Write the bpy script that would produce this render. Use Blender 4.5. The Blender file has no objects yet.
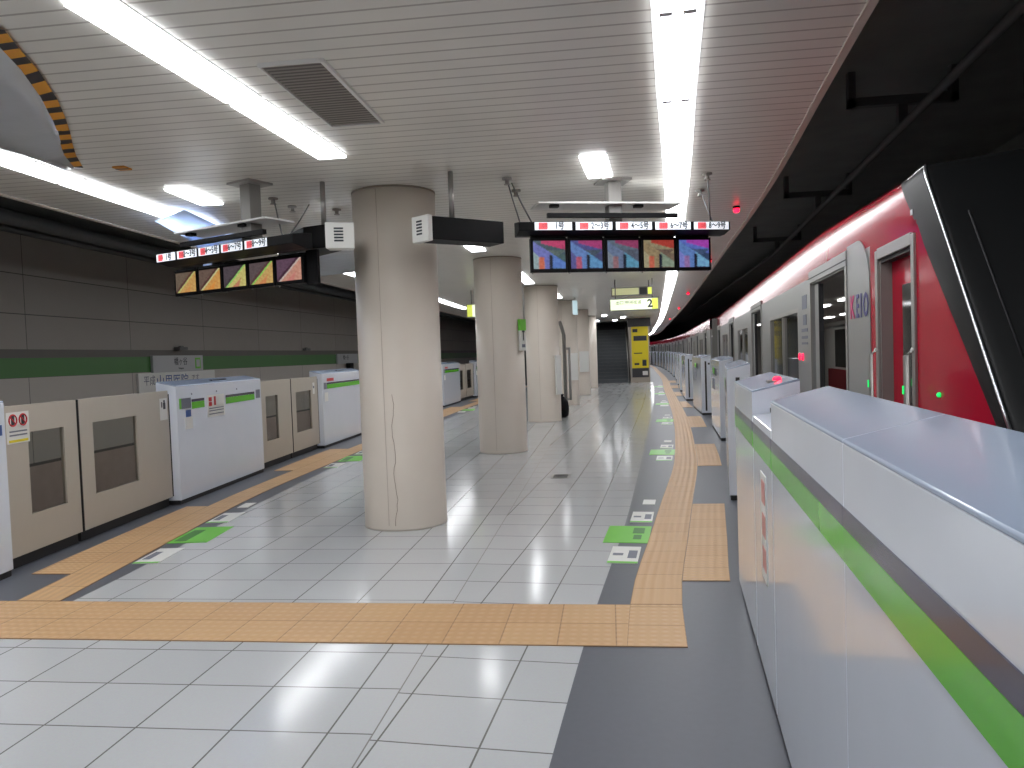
import bpy, bmesh, math, random
from mathutils import Vector, Matrix
random.seed(7)
SC = bpy.context.scene
COL = SC.collection
PI = math.pi
HC = 3.128                                   # platform ceiling height

# ------------------------------------------------------------------ materials
def lin(c):
    return tuple((v/12.92 if v <= .04045 else ((v+.055)/1.055)**2.4) for v in [x/255 for x in c])
MATS = {}
def mat(name, rgb, rough=.5, metal=0., spec=.5, var=.06, scale=6., coat=0., emit=0., bump=0.):
    if name in MATS: return MATS[name]
    m = bpy.data.materials.new(name); m.use_nodes = True
    nt = m.node_tree; b = nt.nodes['Principled BSDF']
    c = (*lin(rgb), 1)
    b.inputs['Roughness'].default_value = rough
    b.inputs['Metallic'].default_value = metal
    b.inputs['Specular IOR Level'].default_value = spec
    b.inputs['Coat Weight'].default_value = coat
    b.inputs['Coat Roughness'].default_value = .08
    b.inputs['Base Color'].default_value = c
    if emit:
        b.inputs['Emission Color'].default_value = c
        b.inputs['Emission Strength'].default_value = emit
    if var and not emit:
        tc = nt.nodes.new('ShaderNodeTexCoord'); n = nt.nodes.new('ShaderNodeTexNoise')
        n.inputs['Scale'].default_value = scale; n.inputs['Detail'].default_value = 4
        nt.links.new(tc.outputs['Object'], n.inputs['Vector'])
        mx = nt.nodes.new('ShaderNodeMix'); mx.data_type = 'RGBA'
        mx.inputs[6].default_value = tuple(v*(1-var) for v in c[:3])+(1,)
        mx.inputs[7].default_value = tuple(min(1, v*(1+var)) for v in c[:3])+(1,)
        nt.links.new(n.outputs['Fac'], mx.inputs[0]); nt.links.new(mx.outputs[2], b.inputs['Base Color'])
        if bump:
            bp = nt.nodes.new('ShaderNodeBump'); bp.inputs['Strength'].default_value = bump; bp.inputs['Distance'].default_value = .02
            nt.links.new(n.outputs['Fac'], bp.inputs['Height']); nt.links.new(bp.outputs['Normal'], b.inputs['Normal'])
    MATS[name] = m; return m

def grid_mat(name, rgb, line, rough, mort=.012, var=.05, usz=1., vsz=1., spec=.5, bump=.15):
    """square panels from the UV map (1 uv = 1 tile)"""
    m = bpy.data.materials.new(name); m.use_nodes = True
    nt = m.node_tree; b = nt.nodes['Principled BSDF']
    tc = nt.nodes.new('ShaderNodeTexCoord'); br = nt.nodes.new('ShaderNodeTexBrick')
    br.offset = 0; br.squash = 1
    br.inputs['Scale'].default_value = 1; br.inputs['Brick Width'].default_value = usz; br.inputs['Row Height'].default_value = vsz
    br.inputs['Mortar Size'].default_value = mort; br.inputs['Mortar Smooth'].default_value = .1
    c = lin(rgb)
    br.inputs['Color1'].default_value = tuple(v*(1-var) for v in c)+(1,)
    br.inputs['Color2'].default_value = tuple(v*(1+var) for v in c)+(1,)
    br.inputs['Mortar'].default_value = (*lin(line), 1)
    nt.links.new(tc.outputs['UV'], br.inputs['Vector'])
    n = nt.nodes.new('ShaderNodeTexNoise'); n.inputs['Scale'].default_value = 90; n.inputs['Detail'].default_value = 3
    nt.links.new(tc.outputs['Object'], n.inputs['Vector'])
    mx = nt.nodes.new('ShaderNodeMix'); mx.data_type = 'RGBA'; mx.blend_type = 'MULTIPLY'; mx.inputs[0].default_value = .12
    nt.links.new(br.outputs['Color'], mx.inputs[6]); nt.links.new(n.outputs['Color'], mx.inputs[7])
    nt.links.new(mx.outputs[2], b.inputs['Base Color'])
    n2 = nt.nodes.new('ShaderNodeTexNoise'); n2.inputs['Scale'].default_value = 5
    nt.links.new(tc.outputs['Object'], n2.inputs['Vector'])
    mr = nt.nodes.new('ShaderNodeMapRange'); mr.inputs['To Min'].default_value = rough*.8; mr.inputs['To Max'].default_value = rough*1.25
    nt.links.new(n2.outputs['Fac'], mr.inputs['Value']); nt.links.new(mr.outputs['Result'], b.inputs['Roughness'])
    b.inputs['Specular IOR Level'].default_value = spec
    if bump:
        bp = nt.nodes.new('ShaderNodeBump'); bp.inputs['Strength'].default_value = bump; bp.inputs['Distance'].default_value = .004; bp.invert = True
        nt.links.new(br.outputs['Fac'], bp.inputs['Height']); nt.links.new(bp.outputs['Normal'], b.inputs['Normal'])
    return m

def math_node(nt, op, a=None, b=None, va=None, vb=None):
    n = nt.nodes.new('ShaderNodeMath'); n.operation = op
    if a is not None: nt.links.new(a, n.inputs[0])
    if b is not None: nt.links.new(b, n.inputs[1])
    if va is not None: n.inputs[0].default_value = va
    if vb is not None: n.inputs[1].default_value = vb
    return n.outputs[0]

def tactile_mat(name, bars=False):
    m = bpy.data.materials.new(name); m.use_nodes = True
    nt = m.node_tree; b = nt.nodes['Principled BSDF']
    tc = nt.nodes.new('ShaderNodeTexCoord'); sp = nt.nodes.new('ShaderNodeSeparateXYZ')
    nt.links.new(tc.outputs['UV'], sp.inputs[0])
    def wave(o, k):
        return math_node(nt, 'SINE', math_node(nt, 'MULTIPLY', o, vb=2*PI*k))
    su = wave(sp.outputs['X'], 5); sv = wave(sp.outputs['Y'], 5)
    if bars: h = su
    else: h = math_node(nt, 'MULTIPLY', math_node(nt, 'ADD', su, vb=1), math_node(nt, 'ADD', sv, vb=1))
    fac = math_node(nt, 'MULTIPLY', h, vb=.25 if not bars else .5)
    br = nt.nodes.new('ShaderNodeTexBrick'); br.offset = 0
    br.inputs['Scale'].default_value = 1; br.inputs['Brick Width'].default_value = 1; br.inputs['Row Height'].default_value = 1
    br.inputs['Mortar Size'].default_value = .012
    br.inputs['Color1'].default_value = (*lin((200, 162, 118)), 1); br.inputs['Color2'].default_value = (*lin((194, 154, 111)), 1)
    br.inputs['Mortar'].default_value = (*lin((150, 114, 76)), 1)
    nt.links.new(tc.outputs['UV'], br.inputs['Vector'])
    mx = nt.nodes.new('ShaderNodeMix'); mx.data_type = 'RGBA'
    mx.inputs[7].default_value = (*lin((208, 172, 130)), 1)
    nt.links.new(math_node(nt, 'MULTIPLY', fac, vb=.5), mx.inputs[0]); nt.links.new(br.outputs['Color'], mx.inputs[6])
    nt.links.new(mx.outputs[2], b.inputs['Base Color'])
    b.inputs['Roughness'].default_value = .5
    bp = nt.nodes.new('ShaderNodeBump'); bp.inputs['Strength'].default_value = .6; bp.inputs['Distance'].default_value = .005
    nt.links.new(fac, bp.inputs['Height']); nt.links.new(bp.outputs['Normal'], b.inputs['Normal'])
    return m

def slat_mat(name, rgb, groove, pitch=.13):
    """metal ceiling slats running across the platform"""
    m = bpy.data.materials.new(name); m.use_nodes = True
    nt = m.node_tree; b = nt.nodes['Principled BSDF']
    tc = nt.nodes.new('ShaderNodeTexCoord'); sp = nt.nodes.new('ShaderNodeSeparateXYZ')
    nt.links.new(tc.outputs['UV'], sp.inputs[0])
    fr = math_node(nt, 'FRACT', math_node(nt, 'DIVIDE', sp.outputs['Y'], vb=pitch))
    g = math_node(nt, 'LESS_THAN', fr, vb=.12)
    n = nt.nodes.new('ShaderNodeTexNoise'); n.inputs['Scale'].default_value = 2.5; n.inputs['Detail'].default_value = 4
    nt.links.new(tc.outputs['UV'], n.inputs['Vector'])
    c = lin(rgb)
    m0 = nt.nodes.new('ShaderNodeMix'); m0.data_type = 'RGBA'
    m0.inputs[6].default_value = tuple(v*.9 for v in c)+(1,); m0.inputs[7].default_value = tuple(v*1.08 for v in c)+(1,)
    nt.links.new(n.outputs['Fac'], m0.inputs[0])
    mx = nt.nodes.new('ShaderNodeMix'); mx.data_type = 'RGBA'
    mx.inputs[7].default_value = (*lin(groove), 1)
    nt.links.new(g, mx.inputs[0]); nt.links.new(m0.outputs[2], mx.inputs[6])
    nt.links.new(mx.outputs[2], b.inputs['Base Color'])
    b.inputs['Roughness'].default_value = .32; b.inputs['Specular IOR Level'].default_value = .45
    bp = nt.nodes.new('ShaderNodeBump'); bp.inputs['Strength'].default_value = .5; bp.inputs['Distance'].default_value = .008; bp.invert = True
    nt.links.new(g, bp.inputs['Height']); nt.links.new(bp.outputs['Normal'], b.inputs['Normal'])
    return m

def glass_mat(name, rgb=(235, 240, 240)):
    m = bpy.data.materials.new(name); m.use_nodes = True
    nt = m.node_tree; b = nt.nodes['Principled BSDF']
    b.inputs['Base Color'].default_value = (*lin(rgb), 1)
    b.inputs['Roughness'].default_value = .03; b.inputs['Transmission Weight'].default_value = 1; b.inputs['IOR'].default_value = 1.1
    return m

def stripes_mat(name, c1, c2, n):
    m = bpy.data.materials.new(name); m.use_nodes = True
    nt = m.node_tree; b = nt.nodes['Principled BSDF']
    tc = nt.nodes.new('ShaderNodeTexCoord'); sp = nt.nodes.new('ShaderNodeSeparateXYZ')
    nt.links.new(tc.outputs['UV'], sp.inputs[0])
    f = math_node(nt, 'FRACT', math_node(nt, 'ADD', math_node(nt, 'MULTIPLY', sp.outputs['X'], vb=n), math_node(nt, 'MULTIPLY', sp.outputs['Y'], vb=.25)))
    g = math_node(nt, 'LESS_THAN', f, vb=.45)
    mx = nt.nodes.new('ShaderNodeMix'); mx.data_type = 'RGBA'
    mx.inputs[6].default_value = (*lin(c1), 1); mx.inputs[7].default_value = (*lin(c2), 1)
    nt.links.new(g, mx.inputs[0]); nt.links.new(mx.outputs[2], b.inputs['Base Color'])
    b.inputs['Roughness'].default_value = .5
    return m

M_white = mat('gate_white_enamel', (226, 232, 243), .16, coat=.5, var=.02)
M_lid = mat('gate_lid_enamel', (168, 182, 204), .22, coat=.3, var=.02)
M_beige = mat('gate_beige_enamel', (186, 178, 166), .42, var=.03)
M_green = mat('stripe_green', (96, 196, 36), .25, coat=.3, var=.03)
M_navy = mat('stripe_dark_violet', (62, 58, 82), .25, coat=.3, var=.03)
M_black = mat('black_plastic', (12, 12, 14), .5, spec=.15, var=.1)
M_rubber = mat('dark_rubber', (40, 40, 42), .6, var=.1)
M_dark = mat('tunnel_concrete', (138, 140, 138), .8, var=.25, scale=1.5, bump=.3)
M_soot = mat('sooty_tunnel_steel', (104, 104, 104), .6, var=.2, scale=3)
M_grey = mat('grey_rubber_floor', (88, 91, 99), .45, var=.08, scale=25)
M_steel = mat('brushed_stainless', (158, 159, 158), .36, metal=.45, var=.05, scale=2)
M_alu = mat('aluminium_frame', (168, 166, 162), .35, metal=.6, var=.05)
M_red = mat('train_red_paint', (170, 8, 42), .13, spec=.14, coat=.0, var=.03, scale=2)
M_nose = mat('train_black_gloss', (24, 25, 26), .4, spec=.14, coat=0., var=.05)
M_roof = mat('train_roof_grey', (92, 92, 94), .6, var=.1)
M_window = mat('dark_window_glass', (22, 25, 26), .06, coat=.5, var=.05)
M_concrete = mat('column_beige_cladding', (216, 206, 194), .42, var=.035, scale=3)
M_collar = mat('column_collar', (150, 138, 124), .5, var=.05)
M_paper = mat('white_sticker', (226, 226, 222), .45, var=.02)
M_redink = mat('red_print', (196, 44, 52), .5, var=.03)
M_greyink = mat('grey_print', (112, 116, 130), .5, var=.03)
M_darkink = mat('dark_print', (44, 48, 56), .5, var=.03)
M_blueink = mat('blue_print', (52, 86, 150), .5, var=.03)
M_mat = mat('green_floor_vinyl', (112, 200, 62), .4, var=.04)
M_matdark = mat('dark_green_print', (62, 130, 50), .45, var=.04)
M_pipe = mat('grey_pipe', (110, 112, 114), .45, var=.15, scale=3)
M_vent = mat('vent_grille', (142, 136, 130), .5, var=.1, scale=12)
M_ventslot = mat('vent_slot', (104, 99, 95), .7, var=.1)
def film_mat(name, rgb, rough, tr):
    m = mat(name, rgb, rough, var=.08, scale=4, coat=.4, bump=.5); nt = m.node_tree
    o = next(n for n in nt.nodes if n.type == 'OUTPUT_MATERIAL'); b = nt.nodes['Principled BSDF']
    t = nt.nodes.new('ShaderNodeBsdfTranslucent'); t.inputs['Color'].default_value = (*lin(rgb), 1)
    mx = nt.nodes.new('ShaderNodeMixShader'); mx.inputs[0].default_value = tr
    nt.links.new(b.outputs[0], mx.inputs[1]); nt.links.new(t.outputs[0], mx.inputs[2]); nt.links.new(mx.outputs[0], o.inputs['Surface'])
    return m
M_sheet = film_mat('milky_plastic_film', (224, 228, 232), .16, .4)
M_sheetblue = film_mat('milky_bluish_film', (214, 226, 244), .14, .5)
M_tape = stripes_mat('hazard_tape_stripes', (226, 156, 50), (44, 42, 48), 11)
M_steps = mat('dark_stair_tread', (84, 88, 92), .5, var=.15)
M_step_edge = mat('stair_nosing', (120, 124, 128), .5, var=.1)
M_wallpaint = mat('end_wall_panel', (176, 166, 152), .5, var=.04)
M_darkwall = mat('dark_panel', (54, 54, 56), .5, var=.08)
M_yellow = mat('poster_yellow', (226, 206, 30), .4, var=.03)
M_lamp = mat('fluorescent_diffuser', (250, 252, 255), .5, emit=8.)
M_lampmark = mat('lamp_holder_white', (200, 200, 205), .5, var=.02)
M_frame = mat('lamp_frame', (226, 226, 224), .4, var=.04)
M_redled = mat('red_led', (255, 20, 50), .4, emit=3.5)
M_greenled = mat('green_led', (30, 255, 120), .4, emit=.5)
M_label = mat('label_backlit_white', (226, 232, 240), .4, emit=.5)
M_labelred = mat('label_backlit_red', (226, 92, 100), .4, emit=.5)
M_exit = mat('exit_sign_backlit', (236, 246, 216), .4, emit=.62)
M_exity = mat('exit_sign_backlit_yellow', (206, 216, 90), .4, emit=.55)
M_exitdim = mat('hanging_sign_dim', (206, 208, 160), .5, emit=.3)
M_glass = glass_mat('clear_window_glass', (222, 222, 218))
M_film = M_sheet
M_seat = mat('seat_red_moquette', (140, 40, 46), .9, var=.1, scale=30)
M_inside = mat('train_interior_cream', (206, 204, 198), .5, var=.03)
M_intlamp = mat('train_interior_lamp', (250, 250, 250), .5, emit=4.)
M_steelgrey = mat('grey_painted_steel', (134, 132, 128), .4, var=.05)
M_bandgreen = mat('wall_band_green', (70, 122, 62), .45, var=.05, scale=2)
M_signgrey = mat('station_sign_face', (182, 184, 186), .4, var=.02)
M_ballast = mat('brown_trackbed', (104, 86, 76), .95, var=.3, scale=14, bump=.5)
M_rail = mat('steel_rail', (120, 104, 92), .4, metal=.6, var=.15)
M_pink = mat('logo_pink', (206, 60, 120), .4, var=.02)
M_indigo = mat('logo_indigo', (70, 66, 130), .4, var=.02)
T_left = grid_mat('floor_tile_straight', (198, 200, 202), (122, 120, 117), .14, mort=.0105, var=.03)
T_right = grid_mat('floor_tile_angled', (198, 200, 202), (122, 120, 117), .14, mort=.0105, var=.03)
T_wallup = grid_mat('wall_panel_shaded', (158, 152, 144), (76, 73, 70), .5, mort=.012, usz=4.576, var=.04, bump=.3)  # upper panels: shade on the wall put into a darker colour
T_wall = grid_mat('wall_panel', (196, 190, 182), (100, 96, 92), .5, mort=.005, usz=2.093, var=.04, bump=.3)
T_ceil = slat_mat('ceiling_slats', (226, 224, 217), (176, 171, 164))
T_dots = tactile_mat('tactile_dots')
T_bars = tactile_mat('tactile_bars', True)

# ------------------------------------------------------------------ geometry helpers
def bx(bm, x0, x1, y0, y1, z0, z1, mi=0):
    v = [bm.verts.new(p) for p in ((x0,y0,z0),(x1,y0,z0),(x1,y1,z0),(x0,y1,z0),(x0,y0,z1),(x1,y0,z1),(x1,y1,z1),(x0,y1,z1))]
    for q in ((3,2,1,0),(4,5,6,7),(0,1,5,4),(1,2,6,5),(2,3,7,6),(3,0,4,7)):
        f = bm.faces.new([v[i] for i in q]); f.material_index = mi
    return v
def prism(bm, pts, z0, z1, mi=0):
    lo = [bm.verts.new((x, y, z0)) for x, y in pts]; hi = [bm.verts.new((x, y, z1)) for x, y in pts]
    n = len(pts)
    fs = [bm.faces.new(hi), bm.faces.new(lo[::-1])]
    for i in range(n): fs.append(bm.faces.new((lo[i], lo[(i+1) % n], hi[(i+1) % n], hi[i])))
    for f in fs: f.material_index = mi
def extr(bm, prof, y0, y1, mi=0):
    """profile in (x,z) extruded along y"""
    a = [bm.verts.new((x, y0, z)) for x, z in prof]; b = [bm.verts.new((x, y1, z)) for x, z in prof]
    n = len(prof)
    fs = [bm.faces.new(a), bm.faces.new(b[::-1])]
    for i in range(n): fs.append(bm.faces.new((a[i], b[i], b[(i+1) % n], a[(i+1) % n])))
    for f in fs: f.material_index = mi
def tube(bm, pts, r, seg=10, mi=0):
    rings = []
    P = [Vector(p) for p in pts]
    for i, p in enumerate(P):
        d = (P[min(i+1, len(P)-1)]-P[max(i-1, 0)]).normalized()
        up = Vector((0, 0, 1)) if abs(d.z) < .9 else Vector((1, 0, 0))
        a = d.cross(up).normalized(); b = d.cross(a)
        rings.append([bm.verts.new(p+a*r*math.cos(2*PI*k/seg)+b*r*math.sin(2*PI*k/seg)) for k in range(seg)])
    for A, B in zip(rings, rings[1:]):
        for k in range(seg):
            f = bm.faces.new((A[k], A[(k+1) % seg], B[(k+1) % seg], B[k])); f.smooth = True; f.material_index = mi
    bm.faces.new(rings[0][::-1]); bm.faces.new(rings[-1])
def lathe(bm, prof, cx=0, cy=0, seg=48):
    rings = [[bm.verts.new((cx+r*math.cos(2*PI*k/seg), cy+r*math.sin(2*PI*k/seg), z)) for k in range(seg)] for r, z in prof]
    for A, B in zip(rings, rings[1:]):
        for k in range(seg):
            f = bm.faces.new((A[k], A[(k+1) % seg], B[(k+1) % seg], B[k])); f.smooth = True
    bm.faces.new(rings[0][::-1]); bm.faces.new(rings[-1])

def obj(name, bm, mats, parent=None, bevel=0., recenter=True):
    """link a bmesh as one mesh object; a top-level one gets its origin at the bottom middle"""
    bmesh.ops.recalc_face_normals(bm, faces=bm.faces[:])
    me = bpy.data.meshes.new(name)
    loc = Vector((0, 0, 0))
    if parent is None and recenter and bm.verts:
        xs = [v.co.x for v in bm.verts]; ys = [v.co.y for v in bm.verts]; zs = [v.co.z for v in bm.verts]
        loc = Vector(((min(xs)+max(xs))/2, (min(ys)+max(ys))/2, min(zs)))
        bmesh.ops.translate(bm, verts=bm.verts[:], vec=-loc)
    bm.to_mesh(me); bm.free()
    for m in (mats if isinstance(mats, (list, tuple)) else [mats]): me.materials.append(m)
    o = bpy.data.objects.new(name, me); COL.objects.link(o); o.location = loc
    if parent is not None: o.parent = parent
    if bevel:
        b = o.modifiers.new('bevel', 'BEVEL'); b.width = bevel; b.segments = 2; b.limit_method = 'ANGLE'; b.angle_limit = math.radians(40)
    return o
def tag(o, label, cat, group=None, kind=None):
    o['label'] = label; o['category'] = cat
    if group: o['group'] = group
    if kind: o['kind'] = kind
    return o
def thing(name, label, cat, loc=(0, 0, 0), rz=0., group=None, kind=None):
    o = bpy.data.objects.new(name, None); COL.objects.link(o); o.empty_display_size = .1
    o.location = loc; o.rotation_euler = (0, 0, rz)
    return tag(o, label, cat, group, kind)
def struct(name, bm, mats, parent=None, recenter=True):
    o = obj(name, bm, mats, parent, recenter=recenter)
    if parent is None: o['kind'] = 'structure'
    return o
def dup(root, loc, rz, label=None, sub=True):
    r = root.copy(); COL.objects.link(r); r.location = loc; r.rotation_euler = (0, 0, rz)
    if label: r['label'] = label
    for ch in list(root.children):
        c = ch.copy(); COL.objects.link(c); c.parent = r
        for g in list(ch.children):
            d = g.copy(); COL.objects.link(d); d.parent = c
    return r
def B(): return bmesh.new()
def box_obj(name, m, parent, *d, bevel=0.):
    bm = B(); bx(bm, *d); return obj(name, bm, m, parent, bevel)
def text_mesh(name, s, size, m, parent, mw, align='CENTER', thick=.001, sx=1., bold=0.):
    cu = bpy.data.curves.new(name, 'FONT'); cu.body = s; cu.size = size; cu.extrude = thick
    cu.offset = bold*size; cu.align_x = align; cu.align_y = 'CENTER'; cu.resolution_u = 2
    t = bpy.data.objects.new('tmp', cu); COL.objects.link(t)
    bpy.context.view_layer.update()
    me = bpy.data.meshes.new_from_object(t.evaluated_get(bpy.context.evaluated_depsgraph_get()))
    bpy.data.objects.remove(t); bpy.data.curves.remove(cu)
    me.transform(Matrix.Diagonal((sx, 1, 1, 1))); me.transform(mw)
    me.materials.clear(); me.materials.append(m); me.name = name
    o = bpy.data.objects.new(name, me); COL.objects.link(o)
    if parent is not None: o.parent = parent
    return o
def frame_mat(origin, xdir, ydir):
    x = Vector(xdir).normalized(); y = Vector(ydir).normalized(); z = x.cross(y)
    return Matrix(((x.x, y.x, z.x, origin[0]), (x.y, y.y, z.y, origin[1]), (x.z, y.z, z.z, origin[2]), (0, 0, 0, 1)))

# ------------------------------------------------------------------ plan curves (metres, y runs down the platform)
def interp(tab):
    xs = [p[0] for p in tab]; ys = [p[1] for p in tab]
    n = len(xs); h = [xs[i+1]-xs[i] for i in range(n-1)]; d = [(ys[i+1]-ys[i])/h[i] for i in range(n-1)]
    m = [d[0]]+[(d[i-1]*h[i]+d[i]*h[i-1])/(h[i-1]+h[i]) if d[i-1]*d[i] > 0 else 0 for i in range(1, n-1)]+[d[-1]]
    def f(x):
        if x <= xs[0]: return ys[0]+(x-xs[0])*m[0]
        if x >= xs[-1]: return ys[-1]+(x-xs[-1])*m[-1]
        i = max(k for k in range(n-1) if xs[k] <= x); t = (x-xs[i])/h[i]
        return ((1+2*t)*(1-t)**2*ys[i]+t*(1-t)**2*h[i]*m[i]+t*t*(3-2*t)*ys[i+1]+t*t*(t-1)*h[i]*m[i+1])
    return f
RB = interp([(-8, -.3), (0, .375), (2.9, .62), (5.3, .82), (8, 1.19), (13.2, 1.84), (18.4, 2.15), (23.8, 2.30), (27, 2.48), (33, 2.9), (39.6, 3.38), (46.7, 3.77), (62.6, 4.42), (70, 4.58), (77, 4.62), (85, 4.5), (95, 4.15), (110, 3.4)])      # right gate line
LB = interp([(-8, -3.4), (0, -4.12), (5.36, -4.6), (8.12, -4.84), (10.55, -4.98), (13.26, -5.1), (18.4, -5.17), (23.6, -5.12), (30, -4.95), (42, -4.5), (80, -3)])  # left gate line
RT = interp([(-8, -1.1), (0, -.47), (2.85, -.268), (4.04, -.177), (6.87, .1), (9.4, .306), (15.3, .738), (22.1, 1.24), (34.7, 1.98), (48.7, 2.64), (76, 3.75), (85, 3.7), (95, 3.35), (110, 2.6)])     # right edge of the tiles
RY = interp([(4.05, .054), (4.87, .1), (6.5, .305), (7.94, .495), (10.3, .81), (13.5, 1.11), (17.3, 1.40), (24.2, 1.80), (30.2, 2.12), (40.2, 2.72), (55, 3.32), (76, 3.95), (85, 3.88), (95, 3.53), (110, 2.78)])        # left edge of right tactile line
LT = interp([(4.7, -3.65), (5.67, -3.70), (7.9, -3.92), (12.2, -4.08), (19, -4.07), (30, -3.9), (42, -3.5), (80, -2.2)])    # left edge of the tiles
LY = interp([(4.7, -3.74), (5.7, -3.86), (6.43, -3.95), (7.9, -4.13), (11.9, -4.27), (19, -4.3), (30, -4.1), (42, -3.7), (80, -2.4)])  # right edge of left tactile line
CR = interp([(-8, .55), (0, 1.0), (3.76, 1.27), (4.9, 1.37), (6.8, 1.55), (13.8, 2.0), (25.4, 2.68), (50, 3.85), (70, 4.75), (80, 4.9), (95, 4.65), (110, 3.9)])       # ceiling edge, right
CL = interp([(-8, -4.6), (0, -5.05), (6.2, -5.25), (8.8, -5.34), (16.6, -5.6), (30, -5.6), (80, -5)])   # ceiling edge, left
WL = lambda y: LB(y)-3.6                       # tunnel wall on the left
WR = lambda y: RB(y)+4.6
Y0, Y1 = -7., 108.
def frange(a, b, st):
    n = max(1, int(round((b-a)/st))); return [a+(b-a)*i/n for i in range(n+1)]

# ------------------------------------------------------------------ the floor
def ribbon(bm, fa, fb, ys, z, mi=0, uvf=None):
    """flat strip between x=fa(y) and x=fb(y)"""
    uv = bm.loops.layers.uv.verify()
    fa_ = fa if callable(fa) else (lambda y, v=fa: v); fb_ = fb if callable(fb) else (lambda y, v=fb: v)
    A = [bm.verts.new((fa_(y), y, z)) for y in ys]; C = [bm.verts.new((fb_(y), y, z)) for y in ys]
    for i in range(len(ys)-1):
        f = bm.faces.new((A[i], C[i], C[i+1], A[i+1])); f.material_index = mi
        for l in f.loops:
            l[uv].uv = uvf(l.vert.co.x, l.vert.co.y) if uvf else (l.vert.co.x, l.vert.co.y)
TS = .4367
uvL = lambda x, y: ((x+2.968)/TS, (y-3.937)/TS)
uvR = lambda x, y: ((x-RT(y)+.30)/.434, (y+.085*(x-RT(y))-3.83)/.440)
SEAM = -1.025
bm = B()
ys_near = frange(Y0, 4.06, .4); ys_far = frange(4.06, 38.2, .5); ys_mid = [4.06, 4.4, 4.74]
ribbon(bm, -3.9, SEAM-.0035, ys_near, 0, 0, uvL)
ribbon(bm, lambda y: LB(y)-.45, -3.9, ys_near, 0, 0, uvL)
ribbon(bm, lambda y: LT(y) if y > 4.74 else -3.65, SEAM-.0035, ys_far, 0, 0, uvL)
ribbon(bm, SEAM-.0035, SEAM+.0035, ys_near+ys_far[1:], 0, 4)
ribbon(bm, SEAM+.0035, RT, ys_near+ys_far[1:], 0, 1, uvR)
ribbon(bm, RT, lambda y: RB(y)+.42, ys_near+ys_far[1:], 0, 2)
ribbon(bm, lambda y: LB(y)-.45, lambda y: LT(y) if y > 4.74 else -3.65, ys_far, 0, 2)
ribbon(bm, lambda y: LB(y)-.45, lambda y: RB(y)+.42, frange(38.2, Y1, 2), 0, 2)
# platform faces down to the track
for fx in (lambda y: LB(y)-.45, lambda y: RB(y)+.42):
    ys = frange(Y0, Y1, 1.); A = [bm.verts.new((fx(y), y, 0)) for y in ys]; C = [bm.verts.new((fx(y), y, -1.2)) for y in ys]
    for i in range(len(ys)-1):
        f = bm.faces.new((A[i], A[i+1], C[i+1], C[i])); f.material_index = 3
bmesh.ops.remove_doubles(bm, verts=bm.verts[:], dist=.0005)
struct('floor', bm, [T_left, T_right, M_grey, M_dark, mat('floor_joint', (118, 114, 110), .6)])
# slot in the tile field beside the wedge line
bm = B()
ribbon(bm, lambda y: WL(y), lambda y: LB(y)-.45, frange(Y0, Y1, 1.5), -1.2, 0)
struct('floor_left_track', bm, M_ballast)
bm = B()
ribbon(bm, lambda y: RB(y)+.42, lambda y: WR(y), frange(Y0, Y1, 1.5), -1.2, 0)
struct('floor_right_track', bm, M_dark)
for nm, off, base, side in (('rail', -1.25, LB, 'inner left'), ('rail', -2.32, LB, 'outer left')):
    bm = B(); ys = frange(Y0, 60, 1.5)
    for y0_, y1_ in zip(ys, ys[1:]):
        a, b = base(y0_)+off, base(y1_)+off
        for w0, w1, z0, z1 in ((-.06, .06, -1.2, -1.17), (-.012, .012, -1.17, -1.08), (-.034, .034, -1.08, -1.04)):
            v = [bm.verts.new(p) for p in ((a+w0, y0_, z0), (a+w1, y0_, z0), (b+w1, y1_, z0), (b+w0, y1_, z0), (a+w0, y0_, z1), (a+w1, y0_, z1), (b+w1, y1_, z1), (b+w0, y1_, z1))]
            for q in ((3,2,1,0),(4,5,6,7),(0,1,5,4),(1,2,6,5),(2,3,7,6),(3,0,4,7)): bm.faces.new([v[i] for i in q])
    o = obj(nm, bm, M_rail); tag(o, side+' rail of the empty track beyond the left gates', 'rail', kind='structure')

# ------------------------------------------------------------------ tactile paving (slabs 5 mm thick)
TW = .3165
def slab(bm, fa, fb, ys, uvf, mi=0, z=.005):
    ribbon(bm, fa, fb, ys, z, mi, uvf)
    fa_ = fa if callable(fa) else (lambda y, v=fa: v); fb_ = fb if callable(fb) else (lambda y, v=fb: v)
    for fx in (fa_, fb_):
        A = [bm.verts.new((fx(y), y, z)) for y in ys]; C = [bm.verts.new((fx(y), y, .0005)) for y in ys]
        for i in range(len(ys)-1):
            f = bm.faces.new((A[i], A[i+1], C[i+1], C[i])); f.material_index = mi
    for y in (ys[0], ys[-1]):
        f = bm.faces.new([bm.verts.new(p) for p in ((fa_(y), y, z), (fb_(y), y, z), (fb_(y), y, .0005), (fa_(y), y, .0005))]); f.material_index = mi
bm = B()
slab(bm, -4.44, lambda y: RY(max(y, 4.05)), [4.06, 4.4, 4.735], lambda x, y: (x/TW, (y-4.062)/(TW*1.063)), 0)
slab(bm, lambda y: RY(max(y, 4.05)), lambda y: RY(max(y, 4.05))+TW, frange(4.06, 4.735, .34), lambda x, y: ((x-RY(max(y, 4.05)))/TW, (y-4.062)/TW), 0)
o = obj('tactile_paving', bm, [T_dots]); tag(o, 'yellow tactile strip crossing the tiled floor in the foreground', 'tactile paving')
bm = B()
slab(bm, RY, lambda y: RY(y)+TW, frange(4.74, 104, .5), lambda x, y: ((x-RY(y))/TW, y/TW), 0)
openR = [(5.24, 7.86), (10.42, 12.8), (15.6, 18.1), (20.9, 23.3), (26.1, 28.5), (31.3, 33.8), (36.4, 39)]
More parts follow.
